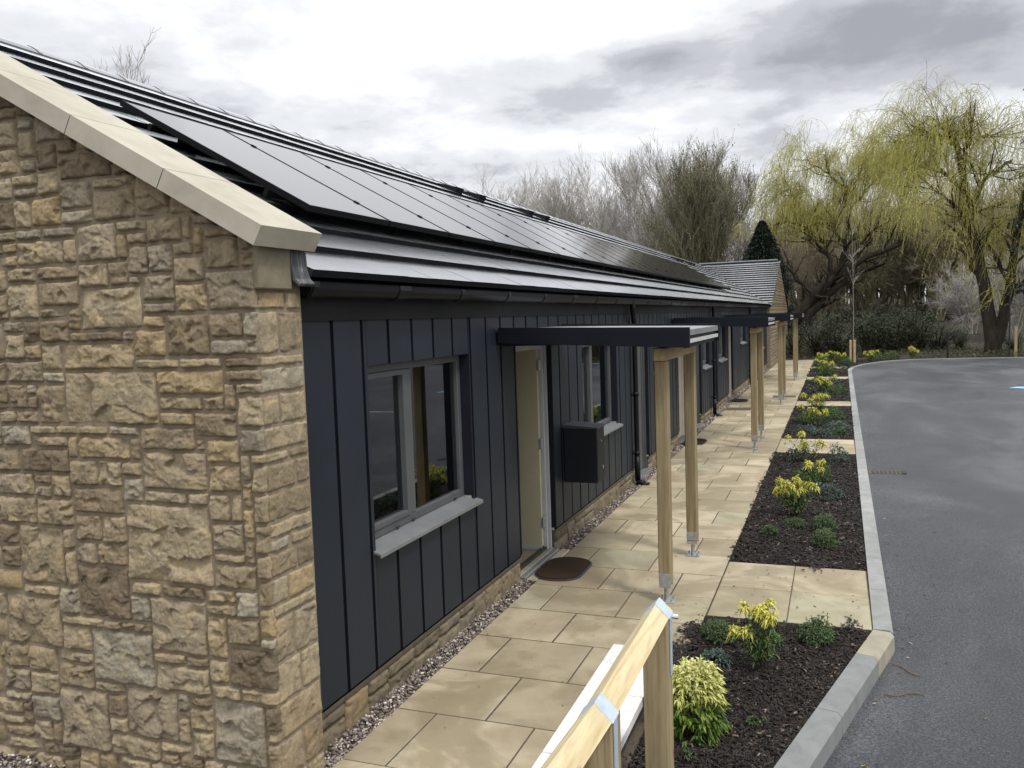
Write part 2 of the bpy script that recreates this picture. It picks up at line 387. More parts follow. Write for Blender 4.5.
gl = n.N('ShaderNodeBsdfGlossy'); gl.inputs['Roughness'].default_value = .015; gl.inputs['Color'].default_value = (.95, .97, 1, 1)
tr = n.N('ShaderNodeBsdfTransparent'); tr.inputs['Color'].default_value = (.42, .45, .45, 1)
fr = n.N('ShaderNodeFresnel'); fr.inputs['IOR'].default_value = 1.55; mx = n.N('ShaderNodeMixShader')
f2 = n.math('MULTIPLY', fr.outputs[0], 1.35, True); f3 = n.math('ADD', f2, .03, True)
n.L(f3, mx.inputs[0]); n.L(tr.outputs[0], mx.inputs[1]); n.L(gl.outputs[0], mx.inputs[2]); n.L(mx.outputs[0], n.out.inputs[0]); M['glass'] = n.m
def bark(name, c0, c1, sc=6):
    n = NT(name); v = n.coord((1, 1, .3)); w = n.noise(v, sc, 6, .7); n.bump(w, .6, .03); M[name] = n.set(n.ramp(w, [(.3, c0), (.7, c1)]), .9, Specular_IOR_Level=.2)
bark('willow_bark', (.018, .015, .011), (.055, .045, .034))
bark('grey_twig_bark', (.22, .205, .18), (.36, .335, .30))
bark('olive_twig_bark', (.13, .122, .075), (.24, .22, .14))
bark('dark_bark', (.022, .018, .013), (.06, .048, .034))
bark('brown_twig_bark', (.22, .19, .13), (.34, .30, .215))
bark('pale_twig_bark', (.30, .285, .265), (.46, .44, .41))
def leafmat(name, pts, rough=.55, trans=.25):
    n = NT(name); c = n.ramp(n.attr(), pts)
    n.set(c, rough, Specular_IOR_Level=.35)
    t = n.N('ShaderNodeBsdfTranslucent'); n.L(c, t.inputs['Color']); mx = n.N('ShaderNodeMixShader'); mx.inputs[0].default_value = trans
    n.L(n.b.outputs[0], mx.inputs[1]); n.L(t.outputs[0], mx.inputs[2]); n.L(mx.outputs[0], n.out.inputs[0]); M[name] = n.m
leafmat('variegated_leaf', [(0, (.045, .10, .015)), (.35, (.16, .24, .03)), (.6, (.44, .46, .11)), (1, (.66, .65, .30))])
leafmat('green_leaf', [(0, (.02, .05, .015)), (.5, (.06, .12, .03)), (1, (.14, .22, .06))])
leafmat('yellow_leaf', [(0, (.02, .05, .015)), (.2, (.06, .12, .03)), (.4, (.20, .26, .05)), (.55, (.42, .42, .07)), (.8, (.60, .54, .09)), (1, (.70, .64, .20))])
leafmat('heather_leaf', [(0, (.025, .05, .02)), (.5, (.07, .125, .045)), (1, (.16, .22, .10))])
leafmat('blue_grey_leaf', [(0, (.04, .065, .05)), (.5, (.10, .15, .12)), (1, (.2, .26, .21))])
leafmat('willow_leaf', [(0, (.40, .38, .10)), (.5, (.58, .55, .17)), (1, (.72, .68, .28))], .7, .4)
leafmat('yew_leaf', [(0, (.007, .012, .007)), (.6, (.018, .030, .017)), (1, (.035, .052, .03))], .7, .05)
leafmat('ivy_leaf', [(0, (.04, .042, .022)), (.5, (.085, .088, .045)), (1, (.15, .15, .08))], .6, .15)
leafmat('laurel_leaf', [(0, (.02, .03, .014)), (.6, (.055, .075, .035)), (1, (.17, .19, .11))], .4, .1)
leafmat('blossom', [(0, (.35, .33, .30)), (1, (.7, .68, .64))], .8, .3)
leafmat('dead_leaf', [(0, (.05, .03, .018)), (.5, (.14, .09, .05)), (.9, (.25, .17, .09)), (1, (.5, .47, .4))], .8, .1)
n = NT('leaf_litter_ground'); v = n.coord(); w = n.noise(v, 3, 7, .7); n.bump(w, .6, .05); M['ground'] = n.set(n.ramp(w, [(.3, (.012, .010, .007)), (.5, (.028, .023, .014)), (.7, (.045, .04, .022))]), .95)
n = NT('brown_leaf_litter'); v = n.coord(); w = n.noise(v, 2, 7, .7); n.bump(w, .8, .1); M['bank'] = n.set(n.ramp(w, [(.3, (.03, .024, .014)), (.5, (.065, .052, .032)), (.7, (.11, .092, .058))]), .95)

# ------------------------------------------------------------------ terrain
RZ = lambda y: -.035 if y > 9.5 else (-.13 if y < 6.2 else -.13 + (y - 6.2) / 3.3 * .095)   # road surface level
kx = lambda y: .235 + .006 * (y - 6.35)                                                          # kerb inner edge
def sheet(name, xs, ys, zf, mat, kind='structure', smooth=True):
    X, Y = np.meshgrid(xs, ys); Z = zf(X, Y)
    nx, ny = len(xs), len(ys)
    i = np.arange(ny - 1)[:, None] * nx + np.arange(nx - 1)[None]
    q = np.stack([i, i + 1, i + nx + 1, i + nx], -1).reshape(-1, 4)
    b = MB(); b.add(np.stack([X, Y, Z], -1), q); o = b.build(name, mat, smooth=smooth); o['kind'] = kind; return o
def gz(X, Y):
    # level near the building, wooded bank beyond the car park
    z = -.32 + 0 * X
    b = np.clip((Y - 43) / 30, 0, 1) * 2.6 * np.clip((80 - np.abs(X)) / 60, .3, 1)
    z = z + b + np.where(Y > 42, .12 * fbm(X * .3, Y * .3, 0, 3, 5), 0)
    z = np.where(Y > 41.6, z + .28, z)
    return z
g1 = sheet('ground', np.concatenate([np.linspace(-2500, -90, 12), np.linspace(-80, 80, 81), np.linspace(90, 2500, 12)]), np.concatenate([np.linspace(-1500, -60, 8), np.linspace(-50, 40, 19), np.linspace(41.5, 110, 60), np.linspace(130, 3000, 12)]), gz, M['ground'])
# road sheet from the kerb to the far right
ys = np.concatenate([np.linspace(-30, 6.2, 14), np.linspace(6.6, 9.5, 8), np.linspace(12, 40.9, 12)])
xs = np.concatenate([np.linspace(-2.2, 1, 9), np.linspace(2, 45, 18)])
def roadz(X, Y):
    z = np.vectorize(RZ)(Y) + .012 * fbm(X * .4, Y * .3, 0, 3, 9)
    return z
road = sheet('road', xs, ys, roadz, M['asphalt'])

# ------------------------------------------------------------------ paving
def slabs():
    b = MB(); base = MB()
    y0 = 3.69 - .612 * 16; k = 0
    rows = []
    xL = -2.45
    while y0 + .612 * k < 41:
        ya = y0 + .612 * k; yb = ya + .606
        odd = (k - 16) % 2
        edges = [xL, -2.185, -1.58, -.955] if not odd else [xL, -1.88, -1.27, -.955]
        if yb > 6.2: edges = [xL] + [e for e in edges[1:-1]] + [-.93]
        if yb < 5.3: edges = [e for e in edges if e < -1.4] + [-1.34]
        rows.append((ya, yb, edges)); k += 1
    for ya, yb, e in rows:
        if yb < -3: continue
        for a, c in zip(e[:-1], e[1:]):
            if c - a < .05: continue
            z = rng.normal(0, .0012); c_ = .0045
            b.bbox(np.array([a + c_, ya + .002, -.04]), np.array([c - c_, yb - .002, z]), .004, rng.random())
    # crossings between the beds
    for (ya, yb) in ((6.36, 7.82), (14.2, 15.75), (21.3, 22.35), (29.4, 30.5), (34.9, 36.0)):
        nr = max(1, round((yb - ya) / .61)); h = (yb - ya) / nr
        for i in range(nr):
            xe = kx(ya)
            xs_ = [-.925, -.35, xe - .004]
            for a, c in zip(xs_[:-1], xs_[1:]):
                b.bbox(np.array([a + .003, ya + i * h + .003, -.04]), np.array([c - .003, ya + (i + 1) * h - .003, rng.normal(0, .001)]), .004, .45 + .45 * rng.random())
    o = b.build('path', M['slab']); o['kind'] = 'structure'
    base.box((-2.449, -4, -.2), (-1.0, 41, -.0025)); base.box((-1.0, 5.2, -.2), (-.955, 41, -.003))
    for (ya, yb) in ((6.36, 7.82), (14.2, 15.75), (21.3, 22.35), (29.4, 30.5), (34.9, 36.0)): base.box((-.925, ya, -.2), (kx(ya), yb, -.0035))
    o = base.build('path_bedding', M['joint']); o['kind'] = 'structure'
slabs()

# kerb: straight run, angled near run, curved far run
def kerb():
    b = MB()
    pts = [(-1.05, 1.4), (-.30, 4.22)]
    line = [(-1.08, 1.2), (kx(6.35) - .01, 6.33)]
    segs = []
    def run(p, q, L, w=.13):
        p = np.array(p); q = np.array(q); d = q - p; T = np.linalg.norm(d); n_ = max(1, round(T / L)); d /= T
        nrm = np.array([d[1], -d[0]])
        for i in range(n_):
            a = p + d * (T * i / n_ + .003); c = p + d * (T * (i + 1) / n_ - .003)
            ym = (a[1] + c[1]) / 2
            zt = .006
            V = []
            for s_ in (a, c):
                for (u, z) in ((0, -.3), (0, zt), (w - .022, zt), (w, zt - .02), (w + .012, -.3)):
                    V.append((*(s_ + nrm * u), z))
            t_ = rng.choice([.3, .45, .55, .65]) * (1 if ym < 35 else .2)
            if len(segs) == 0: t_ = .05 + .2 * rng.random()
            f = [(0, 1, 2, 3, 4), (9, 8, 7, 6, 5)] + [(j, j + 5, j + 6, j + 1) for j in range(4)]
            b.add(V, [q_[::-1] for q_ in f], t_); segs.append(1)
    # near angled run (dark new stones and one sandy transition)
    p0, p1 = np.array([-1.33, .2]), np.array([kx(6.35) + .0, 6.36])
    d = (p1 - p0); T = np.linalg.norm(d); d /= T; nrm = np.array([d[1], -d[0]]); L = .915
    cur = T
    i = 0
    while cur > 0:
        ln = .50 if i == 0 else L
        a = p0 + d * max(cur - ln + .0025, 0); c = p0 + d * (cur - .0025)
        V = []
        for s_ in (a, c):
            for (u, z) in ((0, -.3), (0, .004), (.115, .004), (.138, -.02), (.148, -.3)): V.append((*(s_ + nrm * u), z))
        b.add(V, [q_[::-1] for q_ in [(0, 1, 2, 3, 4), (9, 8, 7, 6, 5)] + [(j, j + 5, j + 6, j + 1) for j in range(4)]], 1.0 if i == 0 else .05 + .22 * rng.random())
        cur -= ln; i += 1
    segs.append(1)
    run((kx(6.35), 6.36), (kx(34.2), 34.2), .915)
    # curve to the right
    P = [(kx(34.2), 34.2), (.55, 35.6), (.95, 37.3), (1.9, 39.3), (3.0, 40.4), (5, 40.75), (9, 40.8), (16, 40.8), (45, 40.8)]
    for a, c in zip(P[:-1], P[1:]): run(a, c, .915)
    o = b.build('kerb', M['kerb']); o['kind'] = 'structure'
kerb()

# ------------------------------------------------------------------ planting beds
def in_bed(x, y):
    return True
beds = [(-.925, 2.0, 6.355), (-.925, 7.825, 14.195), (-.925, 15.755, 21.295), (-.925, 22.355, 29.395), (-.925, 30.505, 34.895), (-.925, 36.005, 41.2)]
def kerb_left(y):
    y = np.asarray(y, float)
    return np.where(y < 6.36, np.interp(y, [0.2, 6.36], [-1.33, kx(6.35)]), np.where(y < 34.2, .235 + .006 * (y - 6.35), np.interp(y, [34.2, 35.6, 37.3, 39.3, 40.4, 41.2], [kx(34.2), .55, .95, 1.9, 3.0, 6.0])))
def wall_right(y):
    return np.where(np.asarray(y) < 5.22, -1.01, np.where(np.asarray(y) < 6.4, -.955, -.925))
bz = lambda X, Y: -.018 + .012 * fbm(X * 3, Y * 3, 0, 3, 31) - .03 * np.clip((6 - Y) / 3, 0, 1)
b = MB()
for (_, ya, yb) in beds:
    ny = max(6, int((yb - ya) / .06)) if ya < 8 else 40; nx = 26
    Y = np.linspace(ya, yb, ny)[:, None] + np.zeros((1, nx)); u = np.linspace(0, 1, nx)[None]
    X = wall_right(Y) * (1 - u) + (kerb_left(Y) - .002) * u
    Z = bz(X, Y) + .01 * vn(X * 20, Y * 20, 0, 3)
    i = np.arange(ny - 1)[:, None] * nx + np.arange(nx - 1)[None]
    b.add(np.stack([X, Y, Z], -1), np.stack([i, i + 1, i + nx + 1, i + nx], -1).reshape(-1, 4))
o = b.build('planting_bed', M['soil'], smooth=True); o['kind'] = 'structure'
def scatter_chips(n_, ya, yb, size, zoff=0.0, spill=0):
    Y = rng.uniform(ya, yb, n_); lo, hi = wall_right(Y), kerb_left(Y); X = lo + (hi - lo) * rng.random(n_)
    if spill: X = lo + (hi - lo) * (rng.random(n_) * 1.03 - .03)
    Z = bz(X, Y) + rng.uniform(0, .016, n_) + zoff
    L = size * rng.uniform(.5, 1.6, n_); W = L * rng.uniform(.2, .55, n_); H = W * rng.uniform(.15, .4, n_)
    a = rng.uniform(0, 2 * np.pi, n_); tl = rng.normal(0, .35, n_); rl = rng.normal(0, .5, n_)
    base = np.array([(-.5, -.35, 0), (.5, -.2, 0), (.42, .4, 0), (-.45, .5, 0), (-.4, -.25, 1), (.45, -.15, 1), (.35, .3, 1), (-.35, .38, 1)])
    P = base[None] * np.stack([L, W, H], -1)[:, None, :]
    x, y, z = P[..., 0], P[..., 1], P[..., 2]
    y, z = y * np.cos(rl)[:, None] - z * np.sin(rl)[:, None], y * np.sin(rl)[:, None] + z * np.cos(rl)[:, None]
    x, z = x * np.cos(tl)[:, None] - z * np.sin(tl)[:, None], x * np.sin(tl)[:, None] + z * np.cos(tl)[:, None]
    x, y = x * np.cos(a)[:, None] - y * np.sin(a)[:, None], x * np.sin(a)[:, None] + y * np.cos(a)[:, None]
    V = np.stack([x + X[:, None], y + Y[:, None], z + Z[:, None]], -1)
    f = np.array([(0, 3, 2, 1), (4, 5, 6, 7), (0, 1, 5, 4), (1, 2, 6, 5), (2, 3, 7, 6), (3, 0, 4, 7)])
    q = (np.arange(n_)[:, None, None] * 8 + f[None]).reshape(-1, 4)
    return V.reshape(-1, 3), q, np.repeat(rng.random(n_) ** 1.15, 6)
b = MB()
b.add(*scatter_chips(15000, 3.6, 6.35, .026, spill=1)); b.add(*scatter_chips(17000, 7.83, 14.19, .034, spill=1)); b.add(*scatter_chips(7000, 15.76, 21.29, .05)); b.add(*scatter_chips(4000, 22.36, 29.39, .07)); b.add(*scatter_chips(2500, 30.6, 40.5, .09))
# a little spill on the slab by the bed corner
for (cx_, cy_, r_, k_) in ((-.99, 6.0, .05, 160), (-1.0, 5.55, .07, 260), (-.15, 7.86, .07, 90), (.1, 6.38, .06, 60)):
    Vx = rng.normal(0, r_, (k_, 2)) * np.array([.6, 1.6]); L = rng.uniform(.01, .03, k_)
    for (dx, dy), l in zip(Vx, L):
        a_ = rng.random() * 6.28; c_, s_ = math.cos(a_) * l, math.sin(a_) * l
        p = np.array([cx_ + dx, cy_ + dy, .004 + rng.random() * .012]); w_ = .35
        b.add([p + (c_, s_, 0), p + (-s_ * w_, c_ * w_, .003), p + (-c_, -s_, 0), p + (s_ * w_, -c_ * w_, .004), p + (0, 0, .008)], np.array([(0, 1, 4), (1, 2, 4), (2, 3, 4), (3, 0, 4)]), rng.random() * .7)
o = b.build('bark_mulch', M['chip']); tag(o, kind='stuff')

# ------------------------------------------------------------------ gravel
ico = None
def pebbles(X, Y, Z, size):
    global ico
    if ico is None:
        import bmesh
        bm = bmesh.new(); bmesh.ops.create_icosphere(bm, subdivisions=1, radius=1)
        ico = (np.array([v.co[:] for v in bm.verts]), np.array([[v.index for v in f.verts] for f in bm.faces])); bm.free()
    V0, F0 = ico; n_ = len(X)
    a = rng.uniform(0, 6.28, n_)[:, None]; sc = size[:, None] * rng.uniform(.6, 1.25, (n_, 3))
    P = V0[None] * sc[:, None, :] * (1 + .18 * rng.standard_normal((n_, len(V0), 1)))
    x = P[..., 0] * np.cos(a) - P[..., 1] * np.sin(a); y = P[..., 0] * np.sin(a) + P[..., 1] * np.cos(a)
    V = np.stack([x + X[:, None], y + Y[:, None], P[..., 2] * .75 + Z[:, None]], -1)
    q = (np.arange(n_)[:, None, None] * len(V0) + F0[None]).reshape(-1, 3)
    return V.reshape(-1, 3), q, np.repeat(rng.random(n_), len(F0))
b = MB()
def strip(ya, yb, dens, s_):
    n_ = int((yb - ya) * .16 * dens); Y = rng.uniform(ya, yb, n_); X = rng.uniform(-2.60, -2.452, n_)
    keep = ~(((Y > 6.86) & (Y < 7.74)) | ((Y > 14.9) & (Y < 15.7)) | ((Y > 22.3) & (Y < 23.1)))
    Y, X = Y[keep], X[keep]; n_ = len(Y)
    b.add(*pebbles(X, Y, rng.uniform(-.03, .004, n_), s_ * rng.uniform(.6, 1.3, n_)))
strip(3.45, 8.6, 6500, .0105); strip(8.6, 14, 5500, .010); strip(14, 36, 1600, .016)
n_ = 5200; X = rng.uniform(-5.2, -2.2, n_); Y = rng.uniform(2.5, 3.3, n_); b.add(*pebbles(X, Y, rng.uniform(-.05, -.02, n_), .011 * rng.uniform(.6, 1.3, n_)))
n_ = 500; Y = 3.4 + np.abs(rng.normal(0, 1, n_)); X = -2.45 + np.abs(rng.normal(0, .008, n_)); keep = (Y < 6.8) & (rng.random(n_) < .4)
b.add(*pebbles(X[keep], Y[keep], np.full(keep.sum(), .004), .006 * rng.uniform(.6, 1.3, keep.sum())))
o = b.build('gravel', M['pebble']); tag(o, kind='stuff')
b = MB(); b.box((-2.62, 3.3, -.2), (-2.452, 36, -.03)); b.box((-14, -3, -.25), (-2.452, 3.3, -.045)); o = b.build('gravel_bed', M['gravelbed']); o['kind'] = 'structure'

# ------------------------------------------------------------------ the bungalow
bung = empty('bungalow', (-5.5, 20, 0), 'long single-storey bungalow with rough stone gable, dark navy boarded walls and solar roof', 'house')
CX = -2.57; PITCH = math.tan(rad(29.4)); RIDX = -6.08; EZ = 2.50; EX = -2.40
roofz = lambda x: EZ + PITCH * (EX - x) if x > RIDX else EZ + PITCH * (EX - RIDX) - PITCH * (RIDX - x)

# --- rubble stone packing
def pack(nu, nv, sizes, pre=()):
    occ = np.zeros((nv, nu), bool); out = []
    for (i, j, w_, h_) in pre:
        if i < 0 or j < 0 or i + w_ > nu or j + h_ > nv or occ[j:j + h_, i:i + w_].any(): continue
        occ[j:j + h_, i:i + w_] = True; out.append((i, j, w_, h_))
    for j in range(nv):
        for i in range(nu):
            if occ[j, i]: continue
            w_, h_ = sizes[int(rng.random() ** 1.0 * len(sizes))]
            k = 0
            while k < w_ and i + k < nu and not occ[j, i + k]: k += 1
            w_ = k
            h_ = min(h_, nv - j)
            while h_ > 1 and occ[j:j + h_, i:i + w_].any(): h_ -= 1
            occ[j:j + h_, i:i + w_] = True; out.append((i, j, w_, h_))
    return out
def stone_face(B, rects, O, U, V, Nn, res, relief=1.0, clip=None, seed=0):
    """rects in metres (u0,v0,u1,v1,corner flags) ; heightfield of each rock-faced stone"""
    O, U, V, Nn = [np.array(q, float) for q in (O, U, V, Nn)]
    for (u0, v0, u1, v1, rs) in rects:
        j = .0068
        w_, h_ = u1 - u0, v1 - v0
        r_ = rs(u0) if callable(rs) else res
        nu = max(5, int(w_ / r_)); nv = max(5, int(h_ / r_))
        # denser grid lines near the edges
        def lin(n_):
            t = np.linspace(0, 1, n_); return t
        u = u0 + j + (w_ - 2 * j) * lin(nu); v = v0 + j + (h_ - 2 * j) * lin(nv)
        Ug, Vg = np.meshgrid(u, v)
        # wobbling outline
        wu = .0045 * vn(Vg * 22, Ug * 4, 0, seed + 5) + .003 * vn(Vg * 70, Ug * 5, 0, seed + 9); wv = .0045 * vn(Ug * 20, Vg * 4, 0, seed + 6) + .003 * vn(Ug * 66, Vg * 5, 0, seed + 3)
        e = np.minimum(np.minimum(Ug - u0 - j, u1 - j - Ug), np.minimum(Vg - v0 - j, v1 - j - Vg))
        # chipped facets
        ph = rng.uniform(.014, .034) * relief; planes = []
        K = int(np.clip((w_ * h_) / .0034, 2, 10)) + rng.integers(1, 4)
        cx_, cy_ = (u0 + u1) / 2, (v0 + v1) / 2
        # fracture facets: warped cells, each with its own tilt
        su, sv = rng.uniform(u0, u1, K), rng.uniform(v0, v1, K); ga, gb_ = rng.normal(0, .20, K), rng.normal(-.14, .26, K); aa = rng.uniform(.010, .030, K) * relief
        Wu = Ug + .018 * fbm(Ug * 16, Vg * 16, 0, 3, seed + 61); Wv = Vg + .018 * fbm(Ug * 16, Vg * 16, 0, 3, seed + 71)
        D_ = np.stack([np.hypot(Wu - a, (Wv - b_) * 1.25) for a, b_ in zip(su, sv)]); W_ = np.exp(-(D_ - D_.min(0)) / .0022); W_ /= W_.sum(0)
        Pl = np.stack([q + relief * (m1_ * (Ug - a) + m2_ * (Vg - b_)) for q, m1_, m2_, a, b_ in zip(aa, ga, gb_, su, sv)])
        H = (W_ * Pl).sum(0)
        # convex swell and a pitched margin
        q_ = np.minimum(1 - np.abs((Ug - cx_) / (w_ / 2)) ** 3, 1 - np.abs((Vg - cy_) / (h_ / 2)) ** 3).clip(0, 1)
        H = .004 + H * (.35 + .65 * q_) + relief * .006 * q_
        H = H.clip(.005 * relief, .027 * relief) + relief * (.0032 * fbm(Ug * 13, Vg * 13, 0, 3, seed + 11) + .0022 * (1 - 2 * np.abs(vn(Ug * 42, Vg * 42, 0, seed + 22))) + .0018 * vn(Ug * 105, Vg * 105, 0, seed + 23))
        H = np.maximum(H, .006)
        ed = np.clip((e + .003 + .003 * vn(Ug * 50, Vg * 50, 0, seed)) / .012, 0, 1); ed = ed ** .6
        H = H * ed - .012 * (e <= 1e-9)
        k_ = np.clip(1 - e / .02, 0, 1)
        Ug2 = Ug + wu * k_; Vg2 = Vg + wv * k_
        if clip is not None:
            Vm = clip(Ug2)
            if (Vm < v0 + .02).all(): continue
            Vg2 = np.minimum(Vg2, Vm)
        P = O + Ug2[..., None] * U + Vg2[..., None] * V + H[..., None] * Nn
        i = np.arange(nv - 1)[:, None] * nu + np.arange(nu - 1)[None]
        q = np.stack([i, i + 1, i + nu + 1, i + nu], -1).reshape(-1, 4)
        if np.cross(U, V) @ Nn < 0: q = q[:, ::-1]
        B.add(P, q, rng.random())
SZ = [(2, 1), (3, 1), (3, 2), (4, 2), (2, 2), (5, 2), (4, 1), (3, 3), (5, 2), (3, 1), (3, 2), (2, 2), (4, 2), (4, 2), (3, 2), (2, 1)]
FY = 3.245   # front plane
cell = .067
U0, U1 = -9.75, -2.475
nu = int((U1 - U0) / cell); nv = int(4.7 / cell)
def jl(a, b_, n_):
    e = np.linspace(a, b_, n_ + 1); e[1:-1] += rng.uniform(-.013, .013, n_ - 1); return e
ue, ve = jl(U0, U1, nu), jl(-.12, -.12 + nv * cell, nv)
def topx(px, py):
    p = at(px, py, FY); return (p[0] - U0) / cell, (p[2] + .12) / cell
pre = []
for (x0, y0, x1, y1) in [(61, 367, 147, 422), (136, 440, 201, 484), (122, 511, 205, 582), (61, 333, 127, 365), (160, 316, 200, 362), (150, 365, 213, 392), (211, 418, 278, 452)[:4], (18, 232, 64, 262), (75, 300, 131, 337), (207, 268, 250, 315), (80, 572, 128, 614), (20, 525, 60, 580), (90, 633, 148, 672), (60, 690, 104, 745), (125, 693, 172, 735), (196, 555, 244, 590), (152, 602, 202, 645), (185, 610, 240, 640), (90, 196, 134, 228), (72, 232, 112, 270), (205, 690, 262, 752), (6, 598, 58, 644), (43, 420, 75, 453), (75, 425, 122, 455), (224, 652, 272, 682)]:
    a = topx(x0, y1); c = topx(x1, y0)
    i0, j0 = round(a[0]), round(a[1]); w_, h_ = max(1, round(c[0] - a[0])), max(1, round(c[1] - a[1]))
    pre.append((i0, j0, w_, h_))
R = []
for (i, j, w_, h_) in pack(nu, nv, SZ, pre):
    u0, u1 = ue[i], ue[i + w_]; v0, v1 = ve[j], ve[j + h_]
    if v0 > roofz((u0 + u1) / 2) + .25: continue
    R.append((u0, v0, u1, v1, (lambda u: .0058 if u > -4.4 else .03)))
clipf = lambda Ug: np.where(Ug > RIDX, EZ + PITCH * (EX - Ug), EZ + PITCH * (EX - RIDX) - PITCH * (RIDX - Ug)) + .155
B = MB(); stone_face(B, R, (0, FY, 0), (1, 0, 0), (0, 0, 1), (0, -1, 0), .0085, 1.1, clipf, 1)
# return face (quoins)
SX = -2.495
ve2 = ve.copy(); R = []
j = 0
while j < nv:
    h_ = int(rng.choice([1, 2, 2, 3])); h_ = min(h_, nv - j)
    if ve[j] > 2.43: break
    top = min(ve[j + h_], 2.45)
    cuts = [FY + .0] + ([FY + rng.uniform(.12, .24)] if rng.random() < .7 else []) + [3.60]
    for a, c in zip(cuts[:-1], cuts[1:]): R.append((a, ve[j], c, top, None))
    j += h_
stone_face(B, R, (SX, 0, 0), (0, 1, 0), (0, 0, 1), (1, 0, 0), .006, .6, None, 77)
o = B.build('gable_stonework', M['stone'], bung, smooth=True)
b = MB()
poly = [(-9.72, -.3), (SX, -.3), (SX, 2.64), (RIDX, 2.64 + PITCH * (SX - RIDX)), (-9.72, 2.64 + PITCH * (SX - RIDX) - PITCH * (RIDX + 9.72))]
b.prism([(x_ + (.005 if x_ > -3 else 0), z_) for x_, z_ in poly], FY - .005, 3.60, 'y'); b.build('gable_core', M['mortar'], bung)
# kneeler block under the coping, lead flashing beside it
b = MB(); b.bbox(np.array([-2.51, 3.236, 2.452]), np.array([-2.452, 3.485, 2.655]), .006); b.build('kneeler_stone', M['kneeler'], bung)
b = MB()
for i in range(6):
    y_ = 3.488 + .022 * i
    b.tube([(-2.462, y_, 2.68), (-2.455, y_, 2.56), (-2.44, y_ + .004, 2.50), (-2.415, y_ + .01, 2.475)], [.013, .014, .014, .012], 8)
b.box((-2.6, 3.48, 2.48), (-2.462, 3.61, 2.69)); b.build('lead_flashing', M['lead'], bung)
# coping stones
b = MB(); th = math.atan(PITCH); dx, dz = -math.cos(th), math.sin(th); nx_, nz_ = math.sin(th), math.cos(th)
p0 = np.array([-2.352, 2.722]); T = (RIDX - p0[0]) / dx
L = .62; cur = .0; k = 0; T_ = T
first = .60
while cur < T:
    ln = min(first if k == 0 else L, T - cur)
    for side in (1, -1):
        q0 = p0 + np.array([dx, dz]) * (cur + .003); q1 = p0 + np.array([dx, dz]) * (cur + ln - .003)
        tk = .098
        P = [(q0[0], q0[1]), (q1[0], q1[1]), (q1[0] - nx_ * tk, q1[1] - nz_ * tk), (q0[0] - nx_ * tk, q0[1] - nz_ * tk)]
        if side < 0: P = [(2 * RIDX - a, c) for a, c in P]
        b.prism(P, 3.14, 3.615, 'y')
    cur += ln; k += 1
# fold-in mortar under the coping stones
b.build('coping_stones', M['coping'], bung)
b = MB()
P = [(-2.42, 2.66), (RIDX, 2.66 + PITCH * (-2.42 - RIDX)), (RIDX, 2.60 + PITCH * (-2.42 - RIDX)), (-2.50, 2.64)]
b.prism(P, 3.25, 3.60, 'y'); P = [(2 * RIDX - a, c) for a, c in P]; b.prism(P, 3.25, 3.60, 'y'); b.build('coping_mortar', M['mortarcap'], bung)

# --- openings along the east wall:  kind, y0, y1, z0, z1
OPEN = [('window', 4.35, 5.83, .955, 2.03), ('door', 6.83, 7.80, 0, 2.06), ('window', 8.85, 10.40, .955, 2.03), ('greydoor', 11.40, 12.29, 0, 2.06),
        ('whitedoor', 14.85, 15.80, 0, 2.06), ('greydoor', 16.75, 17.55, 0, 2.06), ('highwindow', 17.75, 18.75, 1.17, 2.03), ('greydoor', 19.35, 20.05, 0, 2.06), ('highwindow', 20.3, 21.6, 1.17, 2.03),
        ('whitedoor', 22.30, 23.2, 0, 2.06), ('highwindow', 25.2, 26.6, 1.4, 2.03), ('whitedoor', 30.0, 30.95, 0, 2.06), ('window', 32, 33.4, .955, 2.03)]
WT, WE = 2.42, 35.2
OP2 = [(k_, a_, b_, (z_ - .09 if z_ > 0 else z_), t_ + .01) for (k_, a_, b_, z_, t_) in OPEN]
def wall_boxes(b, x0, x1, y0, y1, z0, z1, openings):
    ys_ = sorted({y0, y1, *[q for o_ in openings for q in (o_[1], o_[2]) if y0 < q < y1]})
    for a, c in zip(ys_[:-1], ys_[1:]):
        m_ = (a + c) / 2; hit = [o_ for o_ in openings if o_[1] < m_ < o_[2]]
        if not hit: b.box((x0, a, z0), (x1, c, z1))
        else:
            h_ = hit[0]
            if h_[3] > z0: b.box((x0, a, z0), (x1, c, h_[3]))
            if h_[4] < z1: b.box((x0, a, h_[4]), (x1, c, z1))
b = MB(); wall_boxes(b, -2.86, -2.592, 3.60, WE, .2, WT + .1, OP2)
b.box((-9.7, 3.6, 0), (-9.45, WE, 2.5)); b.box((-9.45, WE - .01, 0), (-2.86, WE + .02, 2.5)); b.build('wall', M['interior'], bung)
# partitions, floor, ceiling
b = MB(); b.box((-9.45, 3.61, -.05), (-2.86, WE - .02, .012)); b.build('floor', M['floorin'], bung)
b = MB(); b.box((-9.45, 3.61, 2.42), (-2.86, WE - .02, 2.46)); b.build('ceiling', M['interior'], bung)
b = MB()
for y_ in (6.2, 8.3, 10.9, 13.5, 16.2, 19, 21.9, 24.5, 27, 29.5, 31.4): b.box((-6.5, y_, .015), (-2.865, y_ + .1, 2.415))
b.box((-6.6, 3.62, .015), (-6.5, WE - .03, 2.415)); b.build('partition_wall', M['interior'], bung)
